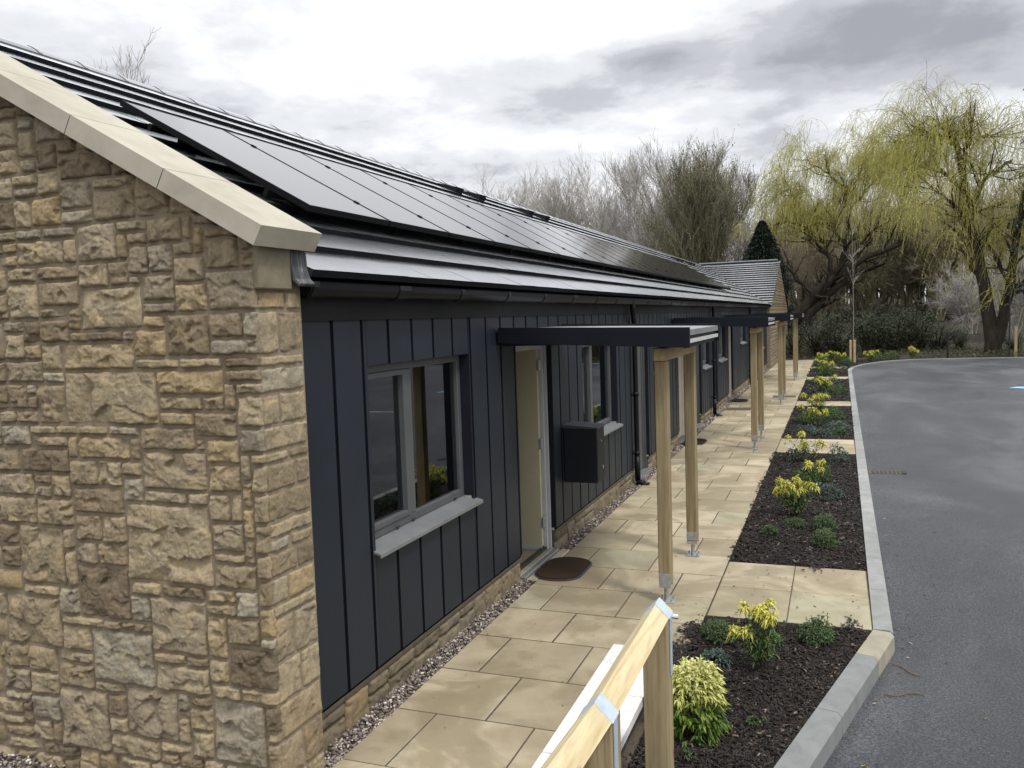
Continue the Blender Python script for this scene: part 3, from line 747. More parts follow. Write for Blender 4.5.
# cladding boards
b = MB(); bp = .3115; y_ = 3.605; k = 0
e = [3.605] + [3.67 + bp * i for i in range(1, 103)]
boards = []
for a, c in zip(e[:-1], e[1:]):
    if a >= WE: break
    c = min(c, WE)
    boards.append((a, c))
for a, c in boards:
    segs = [(.225, 2.34)]
    cuts = sorted({a, c, *[q for o_ in OPEN for q in (o_[1], o_[2]) if a < q < c]})
    for p, q in zip(cuts[:-1], cuts[1:]):
        if q - p < .012: continue
        m_ = (p + q) / 2; hit = [o_ for o_ in OPEN if o_[1] < m_ < o_[2]]
        zs = [(.225, 2.34)] if not hit else ([(.225, hit[0][3] - .045)] if hit[0][3] > .225 else []) + [(hit[0][4], 2.34)]
        for z0, z1 in zs:
            x1 = CX + rng.normal(0, .0006); t_ = rng.random()
            pa, pb = p + (.023 if p == a else 0), q - (.006 if q == c else 0)
            tl = .006 if p == a else 0
            # board: slightly tilted face so that each lap catches the light
            V = [(-2.592, pa, z0), (x1 + .001, pa, z0), (x1 - .001, pb, z0), (-2.592, pb, z0)]
            V = V + [(x_, y__, z1) for x_, y__, _ in V]
            b.add(V, np.array([(0, 3, 2, 1), (4, 5, 6, 7), (0, 1, 5, 4), (1, 2, 6, 5), (2, 3, 7, 6), (3, 0, 4, 7)]), t_)
b.build('cladding', M['cladding'], bung)
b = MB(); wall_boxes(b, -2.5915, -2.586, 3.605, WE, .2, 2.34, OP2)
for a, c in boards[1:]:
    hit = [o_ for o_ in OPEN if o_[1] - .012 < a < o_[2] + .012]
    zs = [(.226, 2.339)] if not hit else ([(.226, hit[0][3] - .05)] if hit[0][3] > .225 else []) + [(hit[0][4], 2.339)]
    for z0, z1 in zs: b.box((-2.59, a - .0055, z0), (CX - .0012, a + .0225, z1))  # near-black strip in each joint stands in for the lap shadow between boards
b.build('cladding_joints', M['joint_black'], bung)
# reveals round each opening
for (_, y0, y1, z0, z1) in OPEN:
    b = MB(); zb = max(z0, .0)
    b.box((-2.72, y1 - .002, max(zb, .225) if z0 == 0 else zb), (CX - .006, y1 + .016, z1 + .014)); b.box((-2.72, y0 - .016, max(zb, .225) if z0 == 0 else zb), (CX - .006, y0 + .002, z1 + .014))
    b.box((-2.72, y0 + .0025, z1 - .002), (CX - .006, y1 - .0025, z1 + .014))
    b.build('reveal_lining', M['trim'], bung)
# frieze, gutter, downpipes
b = MB()
for i in range(11):
    a = 3.61 + i * 2.9; c = min(a + 2.895, WE)
    b.box((-2.60, a, 2.30), (-2.552, c, 2.425), rng.random())
b.box((-2.60, 3.61, 2.425), (-2.50, WE, 2.44)); b.build('frieze_board', M['frieze'], bung)
b = MB()
gx, gzc, gr = -2.478, 2.475, .055
prof = [(gx + gr * math.cos(a_), gzc + gr * math.sin(a_) * 1.05) for a_ in np.linspace(math.pi, 2 * math.pi, 11)]
inner = [(gx + (gr - .004) * math.cos(a_), gzc + (gr - .004) * math.sin(a_) * 1.05) for a_ in np.linspace(2 * math.pi, math.pi, 11)]
P = prof + [(gx + gr + .002, gzc + .012), (gx + gr - .006, gzc + .012)] + inner
ysg = [3.60, WE - .02]
for q0, q1 in zip(ysg[:-1], ysg[1:]): b.prism(P, q0, q1, 'y')
for y_ in np.arange(3.62, WE, .9):
    Pb = [(gx + (gr + .006) * math.cos(a_), gzc + (gr + .006) * math.sin(a_) * 1.05) for a_ in np.linspace(math.pi, 2.1 * math.pi, 9)] + [(gx + (gr - .002) * math.cos(a_), gzc + (gr - .002) * math.sin(a_) * 1.05) for a_ in np.linspace(2.1 * math.pi, math.pi, 9)]
    b.prism(Pb, y_, y_ + (.05 if int(y_) % 4 else .14), 'y')
b.prism(P[:11], 3.6, 3.604, 'y'); b.build('gutter', M['gutter'], bung)
for y_ in (11.2, 19.05, 27.5):
    b = MB()
    b.tube([(gx, y_ - .25, 2.43), (gx - .0, y_ - .24, 2.36), (gx - .02, y_ - .12, 2.27), (-2.515, y_, 2.17), (-2.515, y_, 2.05), (-2.515, y_, .30), (-2.515, y_, .05), (-2.49, y_, .03), (-2.42, y_, .02)], .034, 12)
    b.tube([(-2.515, y_, .38), (-2.515, y_, .06)], .040, 12)
    b.box((-2.53, y_ - .05, -.001), (-2.36, y_ + .05, .022))
    for z_ in (.40, 1.2, 2.0):
        b.tube([(-2.515, y_, z_), (-2.515, y_, z_ + .05)], .041, 12); b.box((-2.575, y_ - .055, z_ + .01), (-2.545, y_ + .055, z_ + .04))
    b.build('downpipe', M['gutter'], bung, smooth=True)
# plinth
b = MB(); y_ = 3.60; R = []
gaps = [(o_[1] - .02, o_[2] + .02) for o_ in OPEN if o_[3] == 0]
while y_ < WE:
    w_ = rng.uniform(.2, .42); c = min(y_ + w_, WE)
    g = [q for q in gaps if q[0] < c and q[1] > y_]
    if g:
        if g[0][0] > y_ + .05: R.append((y_, -.05, g[0][0], .165, None))
        y_ = g[0][1]; continue
    if rng.random() < .35: s_ = rng.uniform(.07, .1); R.append((y_, -.05, c, s_, None)); R.append((y_, s_, c, .165, None))
    else: R.append((y_, -.05, c, .165, None))
    y_ = c
yy = 3.6
for g in gaps + [(WE, WE)]:
    P = [(-2.75, -.2), (-2.612, -.2), (-2.612, .162), (-2.588, .168), (-2.584, .19), (-2.594, .222), (-2.75, .222)]
    if g[0] > yy:
        b = MB(); b.prism(P, yy, g[0], 'y'); b.build('plinth', M['mortarcap'], bung)
        b = MB(); stone_face(b, [q for q in R if yy - .01 <= q[0] < g[0]], (-2.603, 0, 0), (0, 1, 0), (0, 0, 1), (1, 0, 0), .009 if yy < 8 else .03, .75, None, 300); b.build('plinth_stonework', M['plinthstone'], bung, smooth=True)
    yy = g[1]
# windows
FX = -2.65
def window(y0, y1, z0, z1, mull, name='window'):
    f = MB(); d0, d1 = FX - .06, FX; fr_ = .055
    f.bbox(np.array([d0, y0, z0]), np.array([d1, y0 + fr_, z1]), .004); f.bbox(np.array([d0, y1 - fr_, z0]), np.array([d1, y1, z1]), .004)
    f.bbox(np.array([d0, y0 + fr_, z0]), np.array([d1, y1 - fr_, z0 + fr_]), .004); f.bbox(np.array([d0, y0 + fr_, z1 - fr_]), np.array([d1, y1 - fr_, z1]), .004)
    for m_ in mull: f.bbox(np.array([d0, m_ - .045, z0 + fr_]), np.array([d1 + .002, m_ + .045, z1 - fr_]), .004)
    w_ = f.build(name, M['greyframe'], bung)
    # opening sash (slimmer frame) in the first light
    s_ = MB(); a, c = y0 + fr_, (mull[0] - .045 if mull else y1 - fr_)
    q = .035
    for (p_, r_) in (((a, z0 + fr_), (a + q, z1 - fr_)), ((c - q, z0 + fr_), (c, z1 - fr_)), ((a + q, z0 + fr_), (c - q, z0 + fr_ + q)), ((a + q, z1 - fr_ - q), (c - q, z1 - fr_))):
        s_.bbox(np.array([d0 + .015, p_[0], p_[1]]), np.array([d1 + .010, r_[0], r_[1]]), .003)
    s_.build('sash', M['greyframe'], w_)
    g = MB(); g.box((FX - .035, y0 + .03, z0 + .03), (FX - .029, y1 - .03, z1 - .03)); g.build('glass', M['glass'], w_)
    g = MB()
    g.add([(FX - .03, y0 - .03, z0 + .004), (CX + .048, y0 - .03, z0 - .040), (CX + .048, y1 + .05, z0 - .040), (FX - .03, y1 + .05, z0 + .004),
           (FX - .03, y0 - .03, z0 - .01), (CX + .044, y0 - .03, z0 - .052), (CX + .044, y1 + .05, z0 - .052), (FX - .03, y1 + .05, z0 - .01),
           (CX + .052, y0 - .03, z0 - .042), (CX + .052, y1 + .05, z0 - .042), (CX + .052, y0 - .03, z0 - .064), (CX + .052, y1 + .05, z0 - .064), (CX + .044, y0 - .03, z0 - .064), (CX + .044, y1 + .05, z0 - .064)],
          [(0, 1, 2, 3), (4, 7, 6, 5), (0, 4, 5, 1), (3, 2, 6, 7), (1, 8, 9, 2), (8, 10, 11, 9), (10, 12, 13, 11), (12, 5, 6, 13), (1, 5, 12, 10, 8), (2, 9, 11, 13, 6)][0:8])
    g.add([(CX + .048, y0 - .03, z0 - .040), (CX + .052, y0 - .03, z0 - .042), (CX + .052, y0 - .03, z0 - .064), (CX + .044, y0 - .03, z0 - .064)], np.array([(0, 3, 2, 1)]))
    g.add([(CX + .048, y1 + .05, z0 - .040), (CX + .052, y1 + .05, z0 - .042), (CX + .052, y1 + .05, z0 - .064), (CX + .044, y1 + .05, z0 - .064)], np.array([(0, 1, 2, 3)]))
    g.build('sill', M['sill'], w_)
    for t_ in (.27, .42, .87):
        if y0 < 9: g = MB(); y__ = y0 + (y1 - y0) * t_; g.box((FX - .0, y__, z0 + .006), (FX + .012, y__ + .035, z0 + .016)); g.build('drainage_cap', M['rubberstrip'], w_)
    return w_
for (k, y0, y1, z0, z1) in OPEN:
    if k == 'window': window(y0 - .0, y1, z0, z1, [y0 + .64])
    elif k == 'highwindow': window(y0, y1, z0, z1, [])
# vertical blind strips and reflections come from real things inside: curtain stack and a table
def door_frame(y0, y1, z1, mat, name='door_frame'):
    f = MB(); j = .07
    f.bbox(np.array([FX - .07, y0, .0]), np.array([FX + .005, y0 + j, z1]), .004); f.bbox(np.array([FX - .07, y1 - j, 0]), np.array([FX + .005, y1, z1]), .004)
    f.bbox(np.array([FX - .07, y0 + j, z1 - j]), np.array([FX + .005, y1 - j, z1]), .004)
    f.bbox(np.array([FX + .005, y1 - .028, 0]), np.array([FX + .03, y1 - .003, z1]), .003); f.bbox(np.array([FX + .005, y0 + .003, 0]), np.array([FX + .03, y0 + .028, z1]), .003)
    return f
for (k, y0, y1, z0, z1) in OPEN:
    if k == 'door':
        # open cream door, hinged on the far jamb and swung inwards
        d = MB(); d.bbox(np.array([FX - .98, y1 - .125, .045]), np.array([FX - .03, y1 - .078, z1 - .075]), .003)
        dr = d.build('door', M['cream'], bung)
        f = door_frame(y0, y1, z1, None); f.build('door_frame', M['whiteframe'], dr)
        for z_ in (.25, 1.02, 1.78):
            h_ = MB(); h_.tube([(FX - .012, y1 - .088, z_), (FX - .012, y1 - .088, z_ + .1)], .008, 8); h_.box((FX - .03, y1 - .13, z_), (FX - .012, y1 - .088, z_ + .1)); h_.build('hinge', M['galv'], dr)
        q = MB(); q.box((FX - .985, y1 - .13, .03), (FX - .03, y1 - .074, .068)); q.build('weather_bar', M['whiteframe'], dr)
        t_ = MB(); t_.bbox(np.array([-2.90, y0, -.05]), np.array([-2.60, y1, .028]), .006); t_.build('threshold', M['threshold'], bung)
        t_ = MB(); t_.box((FX - .05, y0 + .07, .028), (FX + .0, y1 - .07, .05)); t_.build('threshold_strip', M['rubberstrip'], bung)
        t_ = MB(); t_.bbox(np.array([-2.60, y0 - .005, -.05]), np.array([-2.545, y1 + .0, .026]), .008); t_.build('door_step', M['sill'], bung)
        t_ = MB(); t_.bbox(np.array([-2.544, y0 + .0, -.05]), np.array([-2.452, y1 + .05, .006]), .008, .5); t_.build('step_slab', M['slab'], bung)
    elif k in ('greydoor', 'whitedoor'):
        m_ = M['greyframe'] if k == 'greydoor' else M['cream']
        d = MB(); d.bbox(np.array([FX - .06, y0 + .075, .04]), np.array([FX - .012, y1 - .075, z1 - .075]), .003)
        dr = d.build('door', m_, bung)
        f = door_frame(y0, y1, z1, None); f.build('door_frame', M['greyframe'] if k == 'greydoor' else M['pinkframe'], dr)
        h_ = MB(); h_.tube([(FX - .01, y0 + .14, 1.0), (FX + .04, y0 + .14, 1.0), (FX + .04, y0 + .25, 1.0)], .009, 8)
        h_.build('handle', M['chrome'], dr)
        t_ = MB(); t_.bbox(np.array([-2.70, y0, -.05]), np.array([-2.53, y1, .03]), .006); t_.build('threshold', M['sill'], bung)
# interior props seen through the first window
curt = MB()
for i in range(26):
    y_ = 5.25 + i * .016; curt.box((-2.80 - .02 * (i % 2), y_, .98), (-2.79 - .02 * (i % 2), y_ + .016, 2.3))
o = curt.build('curtain', M['cream'], bung)

# roof deck
b = MB()
rz = EZ + PITCH * (EX - RIDX)
b.prism([(-2.47, 2.50), (RIDX, rz - .03), (2 * RIDX + 2.47, 2.50), (2 * RIDX + 2.47, 2.44), (-2.47, 2.44)], 3.61, 41.4, 'y'); b.build('roof_deck', M['trim'], bung)
# tiles
g = .3395; gx_ = g * math.cos(th)
def tiles(b, origin, along, up, nrm, length, courses, tw=.333, drop=.042):
    origin, along, up, nrm = [np.array(q, float) for q in (origin, along, up, nrm)]
    for k in range(courses):
        off = (k % 2) * tw / 2; n_ = int(length / tw) + 2
        for i in range(n_):
            a = max(0, i * tw - off); c = min(length, (i + 1) * tw - off)
            if c - a < .02: continue
            a += .0012; c -= .0012
            zz = drop + rng.normal(0, .0008); sk = rng.normal(0, .0008)
            lo, hi = k * g - .0, k * g + g + .03
            V = []
            for (s_, h_) in ((lo, zz), (hi, .004)):
                for q in (a, c): V.append(origin + along * q + up * s_ + nrm * (h_ + (sk if q == c else 0)))
            for (s_, h_) in ((lo, zz - .040), (hi, -.01)):
                for q in (a, c): V.append(origin + along * q + up * s_ + nrm * h_)
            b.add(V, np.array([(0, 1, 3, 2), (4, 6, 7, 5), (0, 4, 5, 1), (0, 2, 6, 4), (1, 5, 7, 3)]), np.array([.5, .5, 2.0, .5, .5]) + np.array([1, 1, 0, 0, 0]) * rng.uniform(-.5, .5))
b = MB()
s_l = (EX - .02 - RIDX) / math.cos(th); nc = int(s_l / g)
E0 = np.array([-2.425, 3.60, 2.515])
tiles(b, E0, (0, 1, 0), (-math.cos(th), 0, math.sin(th)), (math.sin(th), 0, math.cos(th)), 37.8, nc)
tiles(b, np.array([2 * RIDX + 2.425, 41.4, 2.515]), (0, -1, 0), (math.cos(th), 0, math.sin(th)), (-math.sin(th), 0, math.cos(th)), 37.8, nc)
b.build('roof_tiles', M['tile'], bung)
# ridge tiles
b = MB(); rzz = 2.515 + PITCH * (-2.425 - RIDX) + .03
for i, y_ in enumerate(np.arange(3.45, 41.4, .45)):
    P = []
    for a_ in np.linspace(-1, 1, 7): P.append((RIDX + .125 * a_, rzz - .075 * abs(a_) ** 1.5 + rng.normal(0, .001)))
    P2 = P + [(x_, z_ - .018) for x_, z_ in P[::-1]]
    b.prism(P2, y_, y_ + .447, 'y', rng.random())
    b.prism([(x_, z_ + .006) for x_, z_ in P] + [(x_, z_ - .0) for x_, z_ in P[::-1]], y_ + .42, y_ + .447, 'y', .1)
b.build('ridge_tiles', M['tile'], bung)
# vent tiles below the ridge
def rp(x, y, h=0.0):
    return np.array([x + math.sin(th) * h, y, 2.515 + PITCH * (-2.425 - x) + math.cos(th) * h])
for y_ in (12.1, 13.0, 15.4, 16.35, 31.6, 32.5, 34.4, 35.4):
    v_ = MB(); P = []
    for (x_, h0) in ((-5.75, .03), (-5.42, .125)):
        for yy_ in (y_ - .13, y_ + .13):
            for h_ in (0.0, h0): P.append(rp(x_, yy_, h_))
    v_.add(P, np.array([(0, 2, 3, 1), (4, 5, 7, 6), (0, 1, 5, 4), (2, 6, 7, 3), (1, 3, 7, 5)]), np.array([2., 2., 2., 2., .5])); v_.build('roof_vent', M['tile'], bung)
# solar panels: 2 landscape rails + modules standing proud of the tiles
OFFP = .140
pvU = np.array([-math.cos(th), 0, math.sin(th)]); pvN = np.array([math.sin(th), 0, math.cos(th)])
s0 = (3.02 - 2.425) / math.cos(th) + .10; Ls = 1.66
P0 = E0 + pvU * s0
y_ = 4.55; PW = 1.012; npan = 22; PAN = []
for i in range(npan):
    ya, yb = y_ + i * (PW + .018) - 3.60, y_ + i * (PW + .018) + PW - 3.60
    f = MB(); gl_ = MB()
    def pt(a, s_, h_): return P0 + np.array([0, 1, 0]) * a + pvU * s_ + pvN * (OFFP + h_)
    # frame ring
    def bar(b_, a0, a1, s_0, s_1, h0, h1):
        V = [pt(a, s_, h_) for h_ in (h0, h1) for (a, s_) in ((a0, s_0), (a1, s_0), (a1, s_1), (a0, s_1))]
        b_.add(V, np.array([(0, 3, 2, 1), (4, 5, 6, 7), (0, 1, 5, 4), (1, 2, 6, 5), (2, 3, 7, 6), (3, 0, 4, 7)]))
    w_ = .008
    bar(f, ya, yb, 0, w_, -.04, .0); bar(f, ya, yb, Ls - w_, Ls, -.04, .0); bar(f, ya, ya + w_, w_, Ls - w_, -.04, .0); bar(f, yb - w_, yb, w_, Ls - w_, -.04, .0)
    bar(gl_, ya + w_, yb - w_, w_, Ls - w_, -.006, -.002)
    pn = gl_.build('solar_panel', M['pv'], bung); f.build('panel_frame', M['pvframe'], pn); PAN.append(pn)
rl = MB()
for s_ in (.32, 1.34):
    V = [P0 + np.array([0, 1, 0]) * a + pvU * (s_ + d_) + pvN * (OFFP + h_) for h_ in (-.085, -.042) for (a, d_) in ((.925, -.015), (.99 + npan * (PW + .018), -.015), (.99 + npan * (PW + .018), .015), (.925, .015))]
    rl.add(V, np.array([(0, 3, 2, 1), (4, 5, 6, 7), (0, 1, 5, 4), (1, 2, 6, 5), (2, 3, 7, 6), (3, 0, 4, 7)]))
rl.build('panel_rail', M['pvframe'], bung)
rl = MB()
for s_ in (.32, 1.34):
    for i in range(0, npan):
        a = .95 + (i + 1) * (PW + .018) - .009
        q = P0 + np.array([0, 1, 0]) * a + pvU * s_
        V = [q + np.array([0, 1, 0]) * dy + pvU * d_ + pvN * (OFFP + h_) for h_ in (-.04, .006) for (dy, d_) in ((-.012, -.02), (.012, -.02), (.012, .02), (-.012, .02))]
        ck = MB(); ck.add(V, np.array([(0, 3, 2, 1), (4, 5, 6, 7), (0, 1, 5, 4), (1, 2, 6, 5), (2, 3, 7, 6), (3, 0, 4, 7)])); ck.build('panel_clamp', M['pvframe'], PAN[i])
    for a in np.arange(1.25, .95 + npan * 1.03, 1.3):
        q = P0 + np.array([0, 1, 0]) * a + pvU * (s_ - .05)
        V = [q + np.array([0, 1, 0]) * dy + pvU * d_ + pvN * h_ for h_ in (.0, OFFP - .06) for (dy, d_) in ((-.05, -.05), (.05, -.05), (.05, .05), (-.05, .05))]
        rl.add(V, np.array([(0, 3, 2, 1), (4, 5, 6, 7), (0, 1, 5, 4), (1, 2, 6, 5), (2, 3, 7, 6), (3, 0, 4, 7)]))
rl.build('roof_hook', M['pvframe'], bung)

# far wing
WR = (41.4, 4.58)
wp = math.atan((WR[1] - 2.47) / (WR[0] - 35.0))
b = MB(); L_ = math.hypot(WR[0] - 35.0, WR[1] - 2.47); ncw = int(L_ / g)
tiles(b, (-9.5, 35.0, 2.485), (1, 0, 0), (0, math.cos(wp), math.sin(wp)), (0, -math.sin(wp), math.cos(wp)), 7.14, ncw, .333, .04)
tiles(b, (-2.36, 47.8, 2.485), (-1, 0, 0), (0, -math.cos(wp), math.sin(wp)), (0, math.sin(wp), math.cos(wp)), 7.14, ncw, .333, .04)
b.build('wing_roof_tiles', M['tile'], bung)
b = MB(); b.prism([(35.05, 2.44), (35.05, 2.48), (41.4, 4.565), (47.75, 2.48), (47.75, 2.44)], -9.4, -2.445, 'x'); b.build('wing_roof_deck', M['trim'], bung)
b = MB()
for x_ in np.arange(-6.1, -2.5, .45): b.tube([(x_, 41.4, 4.60), (min(x_ + .44, -2.35), 41.4, 4.60)], .06, 8, t=rng.random())
b.build('wing_ridge_tiles', M['tile'], bung)
b = MB(); R = []; z_ = -.05
while z_ < 4.4:
    h_ = rng.uniform(.1, .2); y_ = 35.22
    while y_ < 47.6:
        w_ = rng.uniform(.2, .45); c = min(y_ + w_, 47.6)
        if z_ < 2.47 + (6.4 - abs((y_ + c) / 2 - 41.4)) * math.tan(wp): R.append((y_, z_, c, z_ + h_, None))
        y_ = c
    z_ += h_
stone_face(b, R, (-2.44, 0, 0), (0, 1, 0), (0, 0, 1), (1, 0, 0), .06, 1, lambda U_: 2.44 + (6.35 - np.abs(U_ - 41.4)) * math.tan(wp), 500)
b.build('wing_stonework', M['plinthstone'], bung)
b = MB(); b.prism([(35.21, -.2), (47.6, -.2), (47.6, 2.45), (41.4, 4.52), (35.21, 2.45)], -9.3, -2.443, 'x'); b.build('wing_wall', M['mortar'], bung)
b = MB()
for (y0, y1) in ((35.0, 41.4), (47.8, 41.4)):
    P = [(y0, 2.43), (y0, 2.49), (y1, 4.59), (y1, 4.53)]; b.prism(P, -2.435, -2.375, 'x')
b.build('verge_board', M['trim'], bung)

# ------------------------------------------------------------------ entrance canopies
def canopy(yb, label):
    """yb = y of the near post"""
    r = empty('entrance_canopy', (-1.27, yb, 0), label, 'canopy', 'flat-roofed porch canopies along the bungalow')
    ya, yc = yb - .21, yb + 1.50
    zt = lambda x: 2.160 + (-1.03 - x) * .026
    x0, x1 = -2.55, -1.03
    b = MB()
    b.add([(x0, ya + .02, zt(x0) - .006), (x1 + .004, ya + .02, zt(x1) - .006), (x1 + .004, yc - .02, zt(x1) - .006), (x0, yc - .02, zt(x0) - .006),
           (x0, ya + .02, zt(x0) - .05), (x1 + .004, ya + .02, zt(x1) - .05), (x1 + .004, yc - .02, zt(x1) - .05), (x0, yc - .02, zt(x0) - .05)], np.array([(0, 1, 2, 3), (4, 7, 6, 5), (0, 4, 5, 1), (1, 5, 6, 2), (2, 6, 7, 3), (3, 7, 4, 0)]))
    b.build('roof', M['canopytop'], r)
    for (a, c, ex) in ((yc - .02, yc + .012, .012), (ya - .012, ya + .02, .012)):
        b = MB(); V = []
        for y_ in (a, c):
            V += [(x0, y_, zt(x0) + .012), (x1 + ex, y_, zt(x1) + .012), (x1 + ex, y_, 2.02), (x0, y_, zt(x0) - .115)]
        b.add(V, np.array([(0, 3, 2, 1), (4, 5, 6, 7), (0, 1, 5, 4), (1, 2, 6, 5), (2, 3, 7, 6), (3, 0, 4, 7)]))
        if a > yb: b.build('fascia', M['navy'], r)
    # lip on the near fascia
    V = []
    for y_ in (ya - .018, ya - .012): V += [(x0, y_, zt(x0) - .05), (x1 + .012, y_, zt(x1) - .05), (x1 + .012, y_, 2.02), (x0, y_, zt(x0) - .115)]
    b.add(V, np.array([(0, 3, 2, 1), (4, 5, 6, 7), (0, 1, 5, 4), (1, 2, 6, 5), (2, 3, 7, 6), (3, 0, 4, 7)]))
    b.build('fascia', M['navy'], r)
    b = MB(); b.box((x1 - .03, ya + .02, 2.07), (x1 - .018, yc - .02, 2.148)); b.box((x1 - .04, ya + .02, 2.015), (x1 - .025, yc - .02, 2.05)); b.build('side_panel', M['trim'], r)
    b = MB(); b.box((x1 - .03, ya + .025, 2.052), (x1 + .004, yc - .025, 2.068)); b.box((x1 - .006, ya + .025, 2.068), (x1 + .004, yc - .025, 2.082)); b.build('drip_strip', M['silver'], r)
    b = MB(); b.box((x0, ya + .02, 2.06), (x1 - .05, yc - .02, 2.075)); b.build('soffit', M['trim'], r)
    b = MB(); b.bbox(np.array([-1.325, yb - .065, 1.915]), np.array([-1.225, yb + 1.42, 2.014]), .006); b.build('beam', M['treated_pine_beam'], r)
    for y_ in (yb, yb + 1.35):
        p = MB(); p.bbox(np.array([-1.322, y_ - .05, .155]), np.array([-1.222, y_ + .05, 1.914]), .007)
        po = p.build('post', M['treated_pine_post'], r)
        s_ = MB()
        s_.box((-1.318, y_ - .0545, .12), (-1.226, y_ - .0505, .235)); s_.box((-1.318, y_ + .0505, .12), (-1.226, y_ + .0545, .235))
        s_.box((-1.320, y_ - .0545, .1490), (-1.224, y_ + .0545, .1545))
        s_.tube([(-1.272, y_, .0), (-1.272, y_, .149)], .018, 12)
        s_.bbox(np.array([-1.335, y_ - .065, .0015]), np.array([-1.205, y_ + .065, .010]), .002)
        for dx_ in (-.03, .03):
            for z_ in (.185, .218): s_.tube([(-1.27 + dx_, y_ - .0575, z_), (-1.27 + dx_, y_ - .066, z_)], .008, 6)
        for dx_ in (-.045, .045):
            for dy_ in (-.045, .045): s_.tube([(-1.27 + dx_, y_ + dy_, .008), (-1.27 + dx_, y_ + dy_, .03)], .008, 6)
        s_.build('post_shoe', M['galv'], po)
    b = MB(); b.tube([(-1.335, yb + .02, 1.83), (-1.337, yb + .02, 1.80)], .008, 6); b.build('bolt', M['galv'], r)
    return r
can = canopy(6.6, 'flat canopy on two timber posts over the open cream door, nearest the camera')
for y_, lb in ((14.5, 'flat canopy on two timber posts, second one along the path, beside the planting bed crossing'), (21.6, 'flat canopy on timber posts, third along, just behind the second canopy'), (29.3, 'farthest flat canopy on timber posts, in front of the leaning willow trunk')):
    c = copy_tree(can); c.location = (-1.27, y_, 0); c['label'] = lb

# ------------------------------------------------------------------ parcel box
r = empty('parcel_box', (-2.57, 8.1, .62), 'dark grey metal parcel box fixed to the boarded wall beside the open door', 'letterbox')
b = MB(); b.bbox(np.array([-2.565, 8.10, .62]), np.array([-2.225, 8.40, 1.17]), .004); b.build('body', M['box'], r)
b = MB()
b.add([(-2.567, 8.085, 1.205), (-2.21, 8.085, 1.18), (-2.21, 8.415, 1.18), (-2.567, 8.415, 1.205), (-2.567, 8.085, 1.172), (-2.21, 8.085, 1.165), (-2.21, 8.415, 1.165), (-2.567, 8.415, 1.172)], np.array([(0, 1, 2, 3), (4, 7, 6, 5), (0, 4, 5, 1), (1, 5, 6, 2), (2, 6, 7, 3), (3, 7, 4, 0)]))
b.build('lid', M['boxlid'], r)
b = MB(); b.box((-2.227, 8.115, .635), (-2.2215, 8.385, 1.0)); b.box((-2.227, 8.115, 1.005), (-2.2215, 8.385, 1.155)); b.build('door', M['box'], r)
b = MB(); b.tube([(-2.222, 8.25, 1.03), (-2.214, 8.25, 1.03)], .010, 10); b.tube([(-2.222, 8.30, .76), (-2.212, 8.30, .76)], .014, 10); b.box((-2.222, 8.285, .735), (-2.216, 8.315, .75)); b.build('lock', M['chrome'], r)

# ------------------------------------------------------------------ door mats
def mat_(cx_, cy_, label, nm='door_mat'):
    r = empty('door_mat', (cx_, cy_, 0), label, 'doormat', 'oval-cornered brown doormats')
    def rr(w_, h_, rd):
        P = []
        for (sx, sy, a0) in ((1, 1, 0), (-1, 1, 90), (-1, -1, 180), (1, -1, 270)):
            for a_ in np.linspace(a0, a0 + 90, 8): P.append((cx_ + sx * (w_ - rd) + rd * math.cos(rad(a_)), cy_ + sy * (h_ - rd) + rd * math.sin(rad(a_))))
        return P
    b = MB(); b.prism(rr(.215, .35, .19), .004, .013, 'z'); b.build('rubber_backing', M['matedge'], r)
    b = MB(); b.prism(rr(.200, .335, .178), .0132, .024, 'z'); b.build('coir_pile', M['coir'], r)
    return r
m1 = mat_(-2.315, 7.20, 'brown coir doormat on the paving by the open cream door')
for y_, lb in ((15.1, 'brown doormat on the path behind the second timber post'), (22.35, 'small dark brown doormat, farthest along the boarded wall')):
    c = copy_tree(m1); c.location = (-2.37 if y_ < 18 else -2.33, y_, 0); c['label'] = lb

# ------------------------------------------------------------------ low wall + handrail
r = empty('low_wall', (-1.17, 3, 0), 'low brick wall capped with white sawn stone beside the path', 'wall')
b = MB(); b.box((-1.31, -2, -.3), (-1.045, 5.20, .098)); b.build('brickwork', M['brick'], r)
e_ = [5.235, 4.52, 3.79, 3.06, 2.33, 1.6, .87, .14, -.59, -1.32, -2.05]
for a, c in zip(e_[1:], e_[:-1]):
    b = MB(); b.bbox(np.array([-1.36, a + .004, .10]), np.array([-1.015, c - .004, .155]), .004); b.build('coping_stone', M['whitestone'], r)
b = MB()
for a in e_[1:-1]: b.box((-1.33, a - .004, .102), (-1.01, a + .004, .150))
b.build('coping_joint', M['mortarcap'], r)
r = empty('handrail', (-.79, 3.0, 0), 'square pale timber handrail set on edge on posts with zinc straps', 'handrail')
zr = .932; hw = .061
def diamond(b, y0, z0, y1, z1, x_=-.79, h_=hw, w_=hw):
    V = []
    for (y_, z_) in ((y0, z0), (y1, z1)): V += [(x_, y_, z_), (x_ + w_, y_, z_ - h_), (x_, y_, z_ - 2 * h_), (x_ - w_, y_, z_ - h_)]
    b.add(V, np.array([(0, 4, 5, 1), (1, 5, 6, 2), (2, 6, 7, 3), (3, 7, 4, 0), (0, 1, 2, 3), (7, 6, 5, 4)]))
b = MB(); diamond(b, 2.80, zr, 3.93, zr); b.build('rail', M['treated_pine_rail'], r)
b = MB(); diamond(b, 1.2, zr + .115, 2.795, zr); b.build('rail', M['treated_pine_rail'], r)
